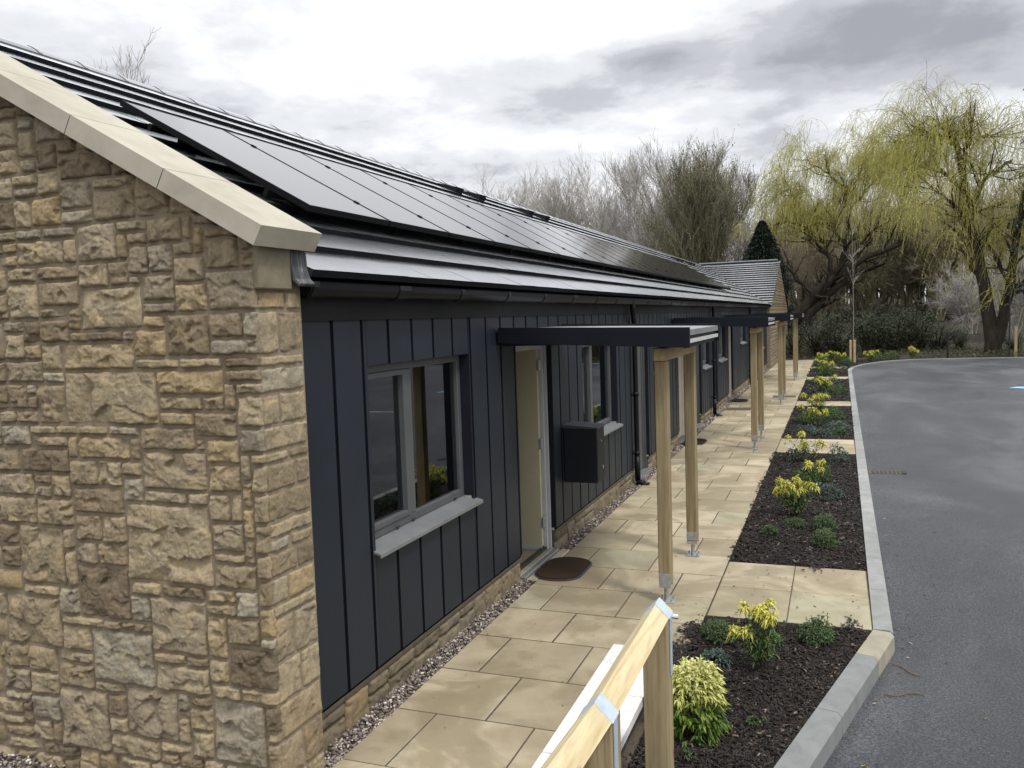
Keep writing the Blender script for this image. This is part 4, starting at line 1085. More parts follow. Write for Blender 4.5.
def strap(b, y_, zt_, dz=0):
    # folded strip over the ridge, then flat bar down the post
    for s_ in (1, -1):
        a = .004
        V = []
        for (yy_, zz_) in ((y_ - .045, zt_ + dz), (y_ + .045, zt_ - dz)):
            V += [(-.79, yy_, zz_ + a * 1.4), (-.79 + s_ * (hw + a), yy_, zz_ - hw), (-.79 + s_ * hw, yy_, zz_ - hw), (-.79, yy_, zz_)]
        b.add(V, np.array([(0, 4, 5, 1), (1, 5, 6, 2), (2, 6, 7, 3), (3, 7, 4, 0), (0, 1, 2, 3), (7, 6, 5, 4)]))
        b.box((-.79 + s_ * (hw - .001), y_ - .022, zt_ - hw - .28), (-.79 + s_ * (hw + .003), y_ + .022, zt_ - hw))
for y_, w_ in ((3.85, .0575), (2.83, .0575)):
    p = MB(); p.bbox(np.array([-.79 - w_, y_ - .062, -.4]), np.array([-.79 + w_, y_ + .062, zr - .064]), .006)
    # shoulders cut down to the lower faces of the rail are hidden beneath it
    p.build('post', M['treated_pine_post'], r)
b = MB(); strap(b, 3.865, zr); b.build('strap', M['zinc'], r)
b = MB(); strap(b, 2.80, zr, .0); b.build('strap', M['zinc'], r)
b = MB(); b.tube([(-.74, 3.90, zr - .075), (-.70, 3.905, zr - .078)], .012, 8); b.build('coach_bolt', M['chrome'], r)

# ------------------------------------------------------------------ plants
def leaves(P, D, L, W, t, fold=.25, droop=.3):
    """P base points, D directions, L lengths; each leaf a folded 2x2 blade"""
    N_ = len(P); D = D / (np.linalg.norm(D, axis=1, keepdims=True) + 1e-9)
    up = np.array([0, 0, 1.]) + rng.normal(0, .35, (N_, 3)); S_ = np.cross(D, up); S_ /= np.linalg.norm(S_, axis=1, keepdims=True) + 1e-9
    Nn = np.cross(S_, D); L = np.broadcast_to(L, (N_,))[:, None]; W = np.broadcast_to(W, (N_,))[:, None]
    mid = P + D * L * .5 + Nn * L * .04; tip = P + D * L - np.array([0, 0, 1.]) * L * droop
    l_ = mid + S_ * W / 2 + Nn * W * fold; r_ = mid - S_ * W / 2 + Nn * W * fold
    V = np.stack([P, l_, tip, r_, mid], 1).reshape(-1, 3)
    f = np.array([(0, 4, 1), (1, 4, 2), (0, 3, 4), (3, 2, 4)])
    q = (np.arange(N_)[:, None, None] * 5 + f[None]).reshape(-1, 3)
    return V, q, np.repeat(t, 4)
def rdir(n_, zlo=-.2, zhi=1.0):
    z = rng.uniform(zlo, zhi, n_); a = rng.uniform(0, 2 * np.pi, n_); r_ = np.sqrt(np.clip(1 - z * z, 0, 1)); return np.stack([r_ * np.cos(a), r_ * np.sin(a), z], -1)
def dome(cx_, cy_, z0, R_, H_, n_, L, W, tf, lo=-.1, rosette=5):
    D = rdir(n_ // rosette, lo, 1); rr_ = rng.uniform(.62, 1.0, len(D)) ** .6 * (1 + .16 * vn(D[:, 0] * 2.6 + cx_ * 9, D[:, 1] * 2.6 + cy_ * 9, D[:, 2] * 2.6, 8))
    P = np.array([cx_, cy_, z0]) + D * rr_[:, None] * np.array([R_, R_, H_]) * (1 + .14 * rng.normal(size=(len(D), 1)))
    P = np.repeat(P, rosette, 0); Dr = np.repeat(D, rosette, 0) * .9 + rng.normal(0, .55, (len(P), 3)); Dr[:, 2] += .15
    h = (P[:, 2] - z0) / H_
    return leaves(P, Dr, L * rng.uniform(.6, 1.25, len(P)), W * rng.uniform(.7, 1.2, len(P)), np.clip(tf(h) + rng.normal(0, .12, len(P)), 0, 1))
def stems(b, base, tips, r0=.006):
    for t_ in tips:
        m_ = (np.array(base) + t_) / 2 + rng.normal(0, .015, 3); b.tube([base, m_, t_], [r0, r0 * .8, r0 * .5], 5)
# variegated evergreen bush right behind the rail post
gc = 'shrubs in the nearest planting bed'
def bush(p, label, group=None):
    r = empty('variegated_shrub', (*p, -.03), label, 'shrub', group); cx_, cy_ = p
    b = MB()
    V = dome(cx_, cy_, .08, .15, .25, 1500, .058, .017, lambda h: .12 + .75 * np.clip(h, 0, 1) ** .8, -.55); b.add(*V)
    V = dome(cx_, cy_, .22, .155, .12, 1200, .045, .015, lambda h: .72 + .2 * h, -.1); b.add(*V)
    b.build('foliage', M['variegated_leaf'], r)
    b = MB(); stems(b, (cx_, cy_, -.05), [np.array([cx_, cy_, .2]) + rng.normal(0, .07, 3) for _ in range(9)]); b.build('stem', M['dark_bark'], r)
    return r
bush((-.735, 4.56), 'dense yellow-green variegated bush beside the handrail post')
def rosette_plant(x_, y_, h_, lean, label, heads=8, spread=.12, group=None, name='yellow_shrub', ls=.055):
    r = empty(name, (x_, y_, -.03), label, 'shrub', group); b = MB(); st = MB(); lo = MB()
    for k in range(heads):
        t_ = np.array([x_, y_, 0]) + np.array([lean[0], lean[1], 0]) * rng.uniform(.4, 1.1) + np.append(rng.normal(0, spread, 2), h_ * rng.uniform(.55, 1.0))
        stems(st, (x_ + rng.normal(0, .02), y_ + rng.normal(0, .02), -.03), [t_], .004)
        n_ = 46; D = rdir(n_, -.5, 1.0); P = np.repeat(t_[None], n_, 0) + rng.normal(0, .012, (n_, 3))
        b.add(*leaves(P, D, ls * rng.uniform(.6, 1.2, n_), ls * .28, np.clip(rng.normal(.72, .16, n_), 0, 1), droop=.5))
        m_ = 34; q = np.array([x_, y_, 0]) + (t_ - np.array([x_, y_, 0])) * rng.uniform(.25, .95, (m_, 1)) + rng.normal(0, .03, (m_, 3))
        lo.add(*leaves(q, rdir(m_, -.4, .8), ls * .95 * rng.uniform(.6, 1.2, m_), ls * .28, np.clip(rng.normal(.5, .25, m_), 0, 1), droop=.4))
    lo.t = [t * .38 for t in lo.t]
    for v_, f_, t_ in ((lo.v, lo.f, lo.t),): b.f += [q + b.n for q in []]
    MBm = MB(); off_ = 0
    for src in (b, lo):
        for f_ in src.f: MBm.f.append(f_ + off_)
        MBm.t += src.t; MBm.v += src.v; off_ += src.n
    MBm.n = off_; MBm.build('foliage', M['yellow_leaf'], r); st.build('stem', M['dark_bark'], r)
    return r
gy = 'yellow-tipped shrubs in the planting beds'
rosette_plant(-.43, 5.45, .40, (-.03, 0), 'straggly yellow-headed shrub with one low side shoot, nearest bed', 10, .075, gy)
def ball(x_, y_, R_, H_, mat, label, n_=900, ls=.02, group=None, name='low_shrub', tm=.5):
    r = empty(name, (x_, y_, -.03), label, 'shrub', group); b = MB()
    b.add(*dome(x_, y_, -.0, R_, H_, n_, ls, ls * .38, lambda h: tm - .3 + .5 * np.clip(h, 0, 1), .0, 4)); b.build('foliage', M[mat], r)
    s_ = MB(); stems(s_, (x_, y_, -.04), [np.array([x_, y_, H_ * .5]) + rng.normal(0, R_ * .4, 3) for _ in range(6)], .003); s_.build('stem', M['dark_bark'], r)
    return r
gl = 'low green shrubs in the planting beds'
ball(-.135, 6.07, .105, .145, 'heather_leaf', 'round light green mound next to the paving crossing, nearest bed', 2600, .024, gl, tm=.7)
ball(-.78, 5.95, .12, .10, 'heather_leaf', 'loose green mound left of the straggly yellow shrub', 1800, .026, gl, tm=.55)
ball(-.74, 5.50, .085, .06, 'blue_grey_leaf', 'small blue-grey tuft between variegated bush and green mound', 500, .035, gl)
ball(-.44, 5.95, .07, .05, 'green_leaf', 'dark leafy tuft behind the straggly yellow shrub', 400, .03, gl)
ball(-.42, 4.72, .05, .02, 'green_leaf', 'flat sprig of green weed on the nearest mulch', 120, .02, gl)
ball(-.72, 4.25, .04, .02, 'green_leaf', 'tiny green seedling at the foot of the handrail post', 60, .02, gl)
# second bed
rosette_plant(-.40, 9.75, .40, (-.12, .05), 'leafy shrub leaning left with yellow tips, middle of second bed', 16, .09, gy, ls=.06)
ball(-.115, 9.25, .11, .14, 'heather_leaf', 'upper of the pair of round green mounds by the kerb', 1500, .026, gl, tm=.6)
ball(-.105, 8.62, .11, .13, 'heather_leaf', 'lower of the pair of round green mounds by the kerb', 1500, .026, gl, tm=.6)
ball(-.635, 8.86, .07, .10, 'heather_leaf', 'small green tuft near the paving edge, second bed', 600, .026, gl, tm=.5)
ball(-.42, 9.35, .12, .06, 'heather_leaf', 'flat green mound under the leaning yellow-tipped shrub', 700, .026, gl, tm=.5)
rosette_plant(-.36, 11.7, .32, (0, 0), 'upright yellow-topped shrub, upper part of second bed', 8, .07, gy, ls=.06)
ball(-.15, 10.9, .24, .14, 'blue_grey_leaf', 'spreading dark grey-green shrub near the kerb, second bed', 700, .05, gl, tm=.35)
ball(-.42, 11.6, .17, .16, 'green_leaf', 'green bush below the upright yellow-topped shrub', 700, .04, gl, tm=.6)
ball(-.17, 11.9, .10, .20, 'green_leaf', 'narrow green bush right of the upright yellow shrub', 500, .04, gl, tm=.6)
rosette_plant(-.42, 13.4, .42, (0, 0), 'tall yellow-topped shrub in front of the crossing', 8, .14, gy, ls=.065)
ball(.02, 13.5, .13, .24, 'blue_grey_leaf', 'pale grey-green bush at the top corner of second bed', 500, .05, gl, tm=.6)
ball(-.62, 13.5, .12, .16, 'blue_grey_leaf', 'pale grey-green bush at the left end of second bed', 400, .05, gl, tm=.5)
# further beds: (x, y, kind)
protoY = rosette_plant(-.38, 17.6, .36, (0, 0), 'yellow-topped shrub in the middle of third bed', 9, .11, gy, ls=.07)
protoG = ball(-.62, 18.1, .17, .16, 'green_leaf', 'green bush at the left of third bed', 420, .06, gl, tm=.6)
protoB = ball(.0, 17.0, .22, .15, 'blue_grey_leaf', 'grey-green bush near the kerb in third bed', 420, .06, gl, tm=.5)
more = [(protoY, -.32, 19.9, 1.15, 'tall yellow shrub at the back of third bed'), (protoG, -.05, 18.6, 1.1, 'green bush right of the yellow shrub in third bed'), (protoG, -.1, 19.6, .9, 'green bush behind its neighbour in third bed'), (protoB, -.55, 16.8, .8, 'grey-green bush at the near left of third bed'),
        (protoB, -.25, 16.3, .8, 'grey-green bush at the near edge of third bed'), (protoG, .05, 16.5, .7, 'small green bush by the kerb in third bed'),
        (protoY, -.4, 24.6, 1.2, 'broad yellow shrub in fourth bed'), (protoG, .0, 24.3, 1.25, 'green bush right of the broad yellow shrub'), (protoG, -.55, 27.5, 1.2, 'green bush at the back left of fourth bed'), (protoB, -.1, 27.9, 1.1, 'grey-green bush at the back of fourth bed'), (protoB, -.35, 23.4, .9, 'grey-green bush at the near edge of fourth bed'),
        (protoY, -.35, 32.0, 1.3, 'yellow-green shrub in fifth bed'), (protoG, -.3, 31.3, 1.6, 'large green bush in fifth bed'), (protoG, -.55, 33.0, 1.3, 'green bush at the back of fifth bed'),
        (protoY, -.4, 37.4, 1.3, 'yellow shrub left of the staked tree'), (protoY, .1, 38.1, 1.3, 'yellow shrub just left of the stakes'), (protoY, 1.35, 39.8, 1.2, 'yellow shrub right of the stakes'), (protoG, -.6, 36.9, 1.6, 'green bush at the path end of the last bed'), (protoG, .4, 37.3, 1.3, 'low green bush in front of the stakes'), (protoG, 2.3, 40.9, 1.6, 'green bush beside the far kerb curve'), (protoY, 3.1, 41.3, 1.3, 'small yellow shrub on the verge behind the far kerb'), (protoG, 1.7, 40.6, 1.3, 'green bush between yellow shrubs by the far kerb')]
for (p_, x_, y_, s_, lb) in more:
    c = copy_tree(p_); c.location = (x_, y_, -.03); c.scale = (s_,) * 3; c.rotation_euler = (0, 0, rng.uniform(0, 6.28)); c['label'] = lb

# ------------------------------------------------------------------ trees
def grow(P, R_, nc_, lrange, ang, up, k=5, wob=.12, t0=.25, rfrac=.6, taper=.35, t1=1.0, rmin=.004):
    """children of every polyline in P [N,k,3]; returns child polylines and radii"""
    N_, kk, _ = P.shape
    par = np.repeat(np.arange(N_), nc_); t_ = rng.uniform(t0, t1, len(par)) * (kk - 1); i = np.minimum(t_.astype(int), kk - 2); fr_ = (t_ - i)[:, None]
    base = P[par, i] * (1 - fr_) + P[par, i + 1] * fr_
    tan = P[par, i + 1] - P[par, i]; tan /= np.linalg.norm(tan, axis=1, keepdims=True) + 1e-9
    rb = (R_[par, i] * (1 - fr_[:, 0]) + R_[par, i + 1] * fr_[:, 0]) * rfrac
    rv = rng.normal(size=(len(par), 3)); rv -= (rv * tan).sum(1, keepdims=True) * tan; rv /= np.linalg.norm(rv, axis=1, keepdims=True) + 1e-9
    a = rng.uniform(ang[0], ang[1], len(par))[:, None]
    D = tan * np.cos(a) + rv * np.sin(a)
    Lc = rng.uniform(lrange[0], lrange[1], len(par))
    pts = [base]; d = D; st = (Lc / (k - 1))[:, None]
    for j in range(k - 1):
        d = d + np.array([0, 0, 1.]) * up + rng.normal(0, wob, d.shape); d /= np.linalg.norm(d, axis=1, keepdims=True)
        pts.append(pts[-1] + d * st)
    C = np.stack(pts, 1); RR = np.maximum(rb, rmin)[:, None] * np.linspace(1, taper, k)[None]
    return C, np.maximum(RR, rmin * .6)
def poly(P, k=9):
    P = np.array(P, float); s_ = np.concatenate([[0], np.cumsum(np.linalg.norm(np.diff(P, axis=0), axis=1))]); t_ = np.linspace(0, s_[-1], k)
    return np.stack([np.interp(t_, s_, P[:, i]) for i in range(3)], 1)
def hang(starts, n_per, L, drift, jit=.12, k=7, rr_=.0065):
    """drooping willow strands from start points"""
    S0 = np.repeat(starts, n_per, 0) + rng.normal(0, .12, (len(starts) * n_per, 3)); N_ = len(S0)
    out = rng.normal(0, 1, (N_, 3)); out[:, 2] = np.abs(out[:, 2]) * .3; out /= np.linalg.norm(out, axis=1, keepdims=True)
    Ls = rng.uniform(L[0], L[1], N_); pts = [S0]; d = out * .8 + np.array(drift)
    st = (Ls / (k - 1))[:, None]
    for j in range(k - 1):
        d = d + np.array([drift[0] * .35, drift[1] * .35, -.55]) + rng.normal(0, .10, d.shape) * jit * 3; d /= np.linalg.norm(d, axis=1, keepdims=True); pts.append(pts[-1] + d * st)
    return np.stack(pts, 1), np.full((N_, k), rr_)
def strand_leaves(C, per, L, W):
    N_, k, _ = C.shape; par = np.repeat(np.arange(N_), per); t_ = rng.uniform(.15, 1, len(par)) * (k - 1); i = np.minimum(t_.astype(int), k - 2); f = (t_ - i)[:, None]
    P = C[par, i] * (1 - f) + C[par, i + 1] * f; T_ = C[par, i + 1] - C[par, i]; T_ /= np.linalg.norm(T_, axis=1, keepdims=True)
    D = T_ + rng.normal(0, .45, T_.shape)
    D /= np.linalg.norm(D, axis=1, keepdims=True); S_ = np.cross(D, rng.normal(size=D.shape)); S_ /= np.linalg.norm(S_, axis=1, keepdims=True)
    l_ = (L * rng.uniform(.6, 1.3, len(P)))[:, None]; w_ = W
    V = np.stack([P, P + D * l_ * .5 + S_ * w_, P + D * l_, P + D * l_ * .5 - S_ * w_], 1).reshape(-1, 3)
    q = np.arange(len(P) * 4).reshape(-1, 4); return V, q, np.clip(np.repeat(rng.random(N_), per) * .6 + rng.random(len(P)) * .4, 0, 1)
def add_t(b, C, R_, n_):
    v, f = tubes(C, R_, n_); b.add(v, f)
def willow(name, base, limbs, label, hangs, drift, seed_pts=(26, 14), Ls=(1.2, 3.4), per=3, dens=1.0, zmin=.6):
    r = empty(name, tuple(base), label, 'tree'); b = MB(); tw = []
    tr = MB(); L1 = []; R1 = []
    for P, r0, r1 in limbs:
        p = poly(P, 14); p[1:-1] += rng.normal(0, .05, (12, 3)); rr_ = np.linspace(r0, r1, 14)
        add_t(tr, p[None], rr_[None], 10); L1.append(p); R1.append(rr_)
    tr.build('trunk', M['willow_bark'], r, smooth=True)
    L1 = np.stack(L1); R1 = np.stack(R1)
    C2, R2 = grow(L1, R1, seed_pts[0], (.7, 2.1), (.35, 1.1), .07, 7, .16, .3, .45, .4, rmin=.016)
    C3, R3 = grow(C2, R2, 5, (.5, 1.4), (.3, 1.0), .05, 6, .18, .25, .5, .4, rmin=.008)
    b2 = MB(); add_t(b2, C2, R2, 5); add_t(b2, C3, R3, 4)
    b2.build('branches', M['willow_bark'], r, smooth=True)
    st = np.concatenate([C3[:, -1], C3[:, 3], C2[:, -1]]); st = st[rng.random(len(st)) < dens]
    H, HR = hang(st, per, Ls, drift)
    H[..., 2] = np.maximum(H[..., 2], .8 + rng.uniform(0, 1.6, (len(H), 1)))
    ok_ = H[:, -1, 2] > zmin + rng.uniform(-.3, 1.6, len(H)) if zmin > 2 else np.ones(len(H), bool)
    H, HR = H[ok_], HR[ok_]
    cr = MB(); add_t(cr, H, HR * np.linspace(1, .6, 7)[None], 3); cr.t = [rng.random(len(t)) * .5 for t in cr.t]
    V, q, t_ = strand_leaves(H, 9, .10, .009); cr.add(V, q, t_)
    cr.build('crown', M['willow_leaf'], r)
    return r
W2 = 43.0
A = lambda x, y, d=W2, o=0: at(x, y, d + o)
base2 = np.array([6.46, 42.9, -.1])
limbs2 = [([base2, A(990, 320), A(985, 280), A(975, 250), A(969, 225), A(968, 204), A(963, 170), A(957, 147), A(951, 139), A(946, 132)], .33, .10),
          ([base2 + (0.1, 0, 0), A(1003, 318), A(1008, 297), A(1013, 264), A(1018, 240), A(1026, 190)], .27, .10),
          ([A(963, 168), A(966, 150), A(969, 138), A(970, 130), A(972, 124)], .12, .04),
          ([A(951, 137), A(940, 139), A(930, 136), A(915, 128, W2, -1)], .08, .03), ([A(969, 215), A(975, 198), A(983, 181), A(998, 169), A(1012, 160, W2, 1)], .12, .05),
          ([A(969, 225), A(955, 208, W2, -1), A(942, 196, W2, -1.5), A(930, 186, W2, -2)], .10, .04), ([A(966, 195), A(950, 178, W2, 1), A(935, 170, W2, 1.5), A(918, 165, W2, 2)], .10, .03), ([A(951, 138), A(936, 134), A(922, 132), A(908, 138)], .07, .025), ([A(957, 150), A(948, 138), A(944, 130), A(940, 124)], .07, .025), ([A(970, 140), A(984, 136), A(997, 134)], .06, .025)]
willow('willow_tree', base2, limbs2, 'tall yellow-green weeping willow with forked trunk beyond the car park, at the right', None, (-.16, 0, .12), (15, 12), (.8, 2.9), 5, .38, .9)
W1 = 53.0
B_ = lambda x, y, o=0: at(x, y, W1 + o)
base1 = at(783, 352, W1); base1[2] = -.1
limbs1 = [([base1, B_(790, 330), B_(797, 312), B_(811, 300), B_(825, 285), B_(837, 276), B_(851, 265), B_(868, 257), B_(883, 251), B_(897, 245), B_(908, 238)], .42, .10),
          ([base1 + (.4, .5, 0), B_(804, 325), B_(810, 313), B_(830, 292), B_(842, 283), B_(858, 272), B_(868, 270), B_(884, 264, -1)], .38, .07),
          ([B_(832, 280), B_(831, 271), B_(829, 261), B_(827, 252), B_(827, 243), B_(815, 236), B_(806, 225)], .17, .05), ([B_(838, 275), B_(842, 262), B_(844, 254), B_(846, 246), B_(836, 233), B_(833, 215)], .17, .05),
          ([B_(845, 250), B_(847, 235), B_(848, 218), B_(847, 200), B_(845, 189), B_(839, 172)], .12, .04), ([B_(848, 222), B_(852, 206), B_(864, 194), B_(874, 184), B_(879, 163)], .09, .03), ([B_(852, 266), B_(860, 245), B_(866, 238), B_(877, 226), B_(892, 218)], .11, .04),
          ([B_(815, 297), B_(806, 288), B_(797, 279), B_(790, 270), B_(778, 262)], .14, .04), ([B_(828, 255), B_(812, 240, 1), B_(800, 215, 1), B_(795, 195, 1)], .10, .03)]
limbs1 += [([B_(846, 189), B_(832, 178), B_(818, 166), B_(803, 160)], .07, .025), ([B_(873, 184), B_(884, 172), B_(895, 163), B_(905, 160)], .07, .025), ([B_(890, 219), B_(900, 203), B_(907, 188), B_(912, 172)], .07, .025),
           ([B_(798, 205, 1), B_(790, 190, 1), B_(783, 178, 1)], .06, .025), ([B_(846, 200), B_(858, 180), B_(862, 163), B_(866, 152)], .07, .025), ([B_(815, 238), B_(800, 226), B_(786, 222), B_(774, 225)], .07, .025)]
willow('willow_tree', base1, limbs1, 'leaning dark-limbed weeping willow behind the farthest canopy', None, (-.14, 0, .10), (15, 10), (.6, 2.0), 7, .50, 5.6)

def crown_tree(name, base, H_, label, bark_, group=None, stems_=5, fan=.35, lv=(9, 7, 6, 4), rad0=.16, up=.12, leaf=None, leafn=0, spread0=.4, twig=.012, len_=(.42, .26, .15, .09), leaf_size=.16, cat='tree', hs=.86):
    r = empty(name, tuple(base), label, cat, group); b = MB(); Ls = []; Rs = []; H_ = H_ * hs
    for i in range(stems_):
        a_ = rng.uniform(0, 6.28); f_ = rng.uniform(.1, 1) * fan
        top = np.array(base) + np.array([math.cos(a_) * f_ * H_ * .5, math.sin(a_) * f_ * H_ * .5, H_ * rng.uniform(.7, .92)])
        P = [np.array(base) + (math.cos(a_) * spread0 * .3, math.sin(a_) * spread0 * .3, -.2), (np.array(base) * .6 + top * .4) + rng.normal(0, .12, 3), top]
        Ls.append(poly(P, 9)); Rs.append(np.linspace(rad0, rad0 * .22, 9))
    L0, R0 = np.stack(Ls), np.stack(Rs); L0[:, 1:-1] += rng.normal(0, .06, L0[:, 1:-1].shape)
    add_t(b, L0, R0, 7)
    tr = b.build('trunk', M[bark_], r, smooth=True); b = MB()
    C, Rr = L0, R0; sides = (5, 4, 3, 3)
    for j, (nc_, l_) in enumerate(zip(lv, len_)):
        C, Rr = grow(C, Rr, nc_, (H_ * l_ * .5, H_ * l_), (.25, .75), up, 5, .10, .22, .5, .35, rmin=twig * (1.6 if j < 2 else 1.0)); add_t(b, C, Rr, sides[j])
    b.build('crown', M[bark_], r)
    if leaf:
        b = MB(); n_ = leafn; i = rng.integers(0, len(C), n_); P = C[i, rng.integers(0, 5, n_)] + rng.normal(0, leaf_size * 1.2, (n_, 3))
        b.add(*leaves(P, rdir(n_, -1, 1), leaf_size * rng.uniform(.6, 1.3, n_), leaf_size * .5, rng.random(n_))); b.build('leaves', M[leaf], r)
    return r
def G(px, d):   # ground point under a picture column
    p = at(px, 300, d); p[2] = float(gz(np.array(p[0]), np.array(p[1]))); return p
def Ht(px, py, d): return at(px, py, d)[2] - G(px, d)[2]
gb = 'bare trees behind the bungalow'
crown_tree('bare_tree', G(695, 66), Ht(700, 140, 66), 'broad bare grey tree with many upright twigs behind the ivy-clad tree', 'pale_twig_bark', gb, 12, .95, (7, 6, 5, 3), .11, .15, len_=(.30, .22, .14, .085), twig=.012, hs=.80)
crown_tree('bare_tree', G(650, 70), Ht(655, 172, 70), 'pale bare tree left of the ivy-clad tree, above the roof ridge', 'pale_twig_bark', gb, 9, .9, (8, 7, 5, 3), .11, .13, len_=(.36, .24, .15, .09), twig=.013)
crown_tree('bare_tree', G(742, 64), Ht(745, 185, 64), 'bare tree directly left of the dark yew above the far wing', 'pale_twig_bark', gb, 6, .5, (7, 6, 5, 3), .11, .10, len_=(.34, .22, .15, .09), twig=.011)
crown_tree('ivy_clad_tree', G(700, 58), Ht(695, 172, 58), 'dark olive ivy-clad tree rising behind the far wing roof', 'olive_twig_bark', None, 8, .55, (8, 6, 5, 3), .13, .16, 'ivy_leaf', 8500, .8, twig=.014, leaf_size=.15)
t_a = crown_tree('bare_tree', G(585, 75), Ht(587, 178, 75), 'small pale bare tree standing alone above the middle of the ridge', 'pale_twig_bark', gb, 6, .5, (8, 6, 5, 3), .10, .1, 'blossom', 1500, twig=.013, leaf_size=.12)
crown_tree('bare_tree', G(620, 78), Ht(618, 205, 78), 'low pale bare tree right of the small lone tree', 'pale_twig_bark', gb, 6, .7, (8, 6, 5, 3), .10, .1, 'blossom', 1500, twig=.013, leaf_size=.12)
for (px, py, d, lb) in ((535, 196, 80, 'faint bare tree just above the ridge, left of the small lone tree'), (505, 190, 82, 'leftmost of the faint bare treetops over the middle of the ridge')):
    c = copy_tree(t_a); p = G(px, d); c.location = p; s_ = Ht(px, py, d) / Ht(587, 178, 75); c.scale = (s_,) * 3; c.rotation_euler = (0, 0, rng.uniform(0, 6)); c['label'] = lb
p = at(128, 78, 34); crown_tree('bare_tree', (p[0], 34, -.2), p[2] + .1, 'bare treetop peeping over the roof ridge near the stone gable', 'grey_twig_bark', gb, 6, .34, (6, 5, 4, 2), .12, .16, twig=.011, len_=(.22, .16, .11, .06), hs=.95)
# yew
def conifer(name, base, H_, R_, label, n_, mat='yew_leaf', ls=.28, group=None, sparse=False):
    r = empty(name, tuple(base), label, 'tree', group); base = np.array(base, float)
    b = MB(); b.tube([base + (0, 0, -.2), base + (0, 0, H_ * .55), base + (.05, 0, H_ * .93)], [R_ * .12, R_ * .07, .02], 8); b.build('trunk', M['dark_bark'], r)
    h = rng.random(n_) ** .9; a_ = rng.uniform(0, 6.28, n_); prof = np.minimum((np.clip(1.0 - h, 0, 1) * 2.0) ** .9, 1) * (1 + .16 * np.sin(a_ * 5 + h * 9) + .12 * vn(a_ * 2.2, h * 9, 0, 4))
    rr_ = R_ * prof * rng.uniform(.08, 1.0, n_) ** .5
    P = base + np.stack([rr_ * np.cos(a_), rr_ * np.sin(a_), h * H_ * .97 + .1], -1)
    D = np.stack([np.cos(a_), np.sin(a_), rng.uniform(.1, 1.3, n_)], -1) + rng.normal(0, .3, (n_, 3))
    b = MB(); b.add(*leaves(P, D, ls * rng.uniform(.5, 1.2, n_), ls * .35, np.clip(rng.random(n_) * .8 + .2 * (rr_ / R_), 0, 1))); b.build('crown', M[mat], r)
    return r
conifer('yew_tree', G(763, 50.5), Ht(762, 221, 50.5), 1.5, 'dense dark green yew rising behind the far wing roof', 22000, ls=.24)
# cedar at the right frame edge
r = empty('cedar_tree', (8.2, 41.8, 0), 'dark conifer with layered horizontal branches at the right edge', 'tree')
b = MB(); b.tube([(8.2, 41.8, -.2), (8.25, 41.8, 6), (8.2, 41.8, 12.5)], [.24, .16, .04], 8); b.build('trunk', M['dark_bark'], r, smooth=True)
b = MB(); c_ = MB()
for z_ in np.arange(2.2, 12.2, .26):
    a_ = rng.uniform(0, 6.28); L_ = (1.6 - (z_ / 12.5) * .9) * rng.uniform(.6, 1.1); d_ = np.array([math.cos(a_), math.sin(a_), 0])
    p0_ = np.array([8.2, 41.8, z_]); pts = poly([p0_, p0_ + d_ * L_ * .5 + (0, 0, .12), p0_ + d_ * L_ + (0, 0, -.05)], 6); b.add(*tubes(pts[None], np.linspace(.04, .012, 6)[None], 4))
    n_ = int(170 * L_); t_ = rng.random(n_) ** .8 * 5; i = np.minimum(t_.astype(int), 4); P = pts[i] + (pts[i + 1] - pts[i]) * (t_ - i)[:, None] + rng.normal(0, .09, (n_, 3)) * np.array([1.3, 1.3, .5])
    c_.add(*leaves(P, d_ * .6 + rng.normal(0, .7, (n_, 3)), .16 * rng.uniform(.6, 1.2, n_), .05, rng.random(n_)))
b.build('branches', M['dark_bark'], r); c_.build('crown', M['laurel_leaf'], r)

# thicket trees beyond the car park
gt = 'brown thicket trees beyond the car park'
T1 = crown_tree('thicket_tree', G(838, 62), 6.8, 'brown twiggy thicket tree behind the leaning willow trunk', 'brown_twig_bark', gt, 8, .8, (8, 6, 5, 3), .07, .04, len_=(.38, .26, .17, .1), twig=.013)
T2 = crown_tree('thicket_tree', G(905, 61), 6.4, 'brown twiggy thicket tree between the two willows', 'olive_twig_bark', gt, 8, .9, (8, 6, 5, 3), .07, .03, len_=(.38, .26, .17, .1), twig=.013)
lbs = ['thicket tree directly behind the stakes', 'thicket tree left of the tall willow trunk', 'thicket tree behind the tall willow trunk', 'thicket tree at the far right edge of the wood', 'thicket tree beside the yew', 'taller thicket tree behind the farthest canopy', 'thicket tree over the middle of the hedge', 'back-row thicket tree left of the tall willow', 'back-row thicket tree right of the yew', 'back-row thicket tree between the willows', 'back-row thicket tree near the cedar', 'back-row thicket tree right of the tall willow']
for (px, d, s_), lb in zip(((868, 60, 1.0), (940, 60, .95), (978, 61, 1.0), (1022, 58, .9), (806, 66, .95), (822, 59, .85), (886, 64, 1.0), (922, 67, 1.05), (800, 70, 1.0), (858, 69, 1.1), (1000, 66, 1.1), (1045, 62, 1.1)), lbs):
    c = copy_tree(T1 if rng.random() < .5 else T2); c.location = G(px, d); c.scale = (s_,) * 3; c.rotation_euler = (0, 0, rng.uniform(0, 6.28)); c['label'] = lb
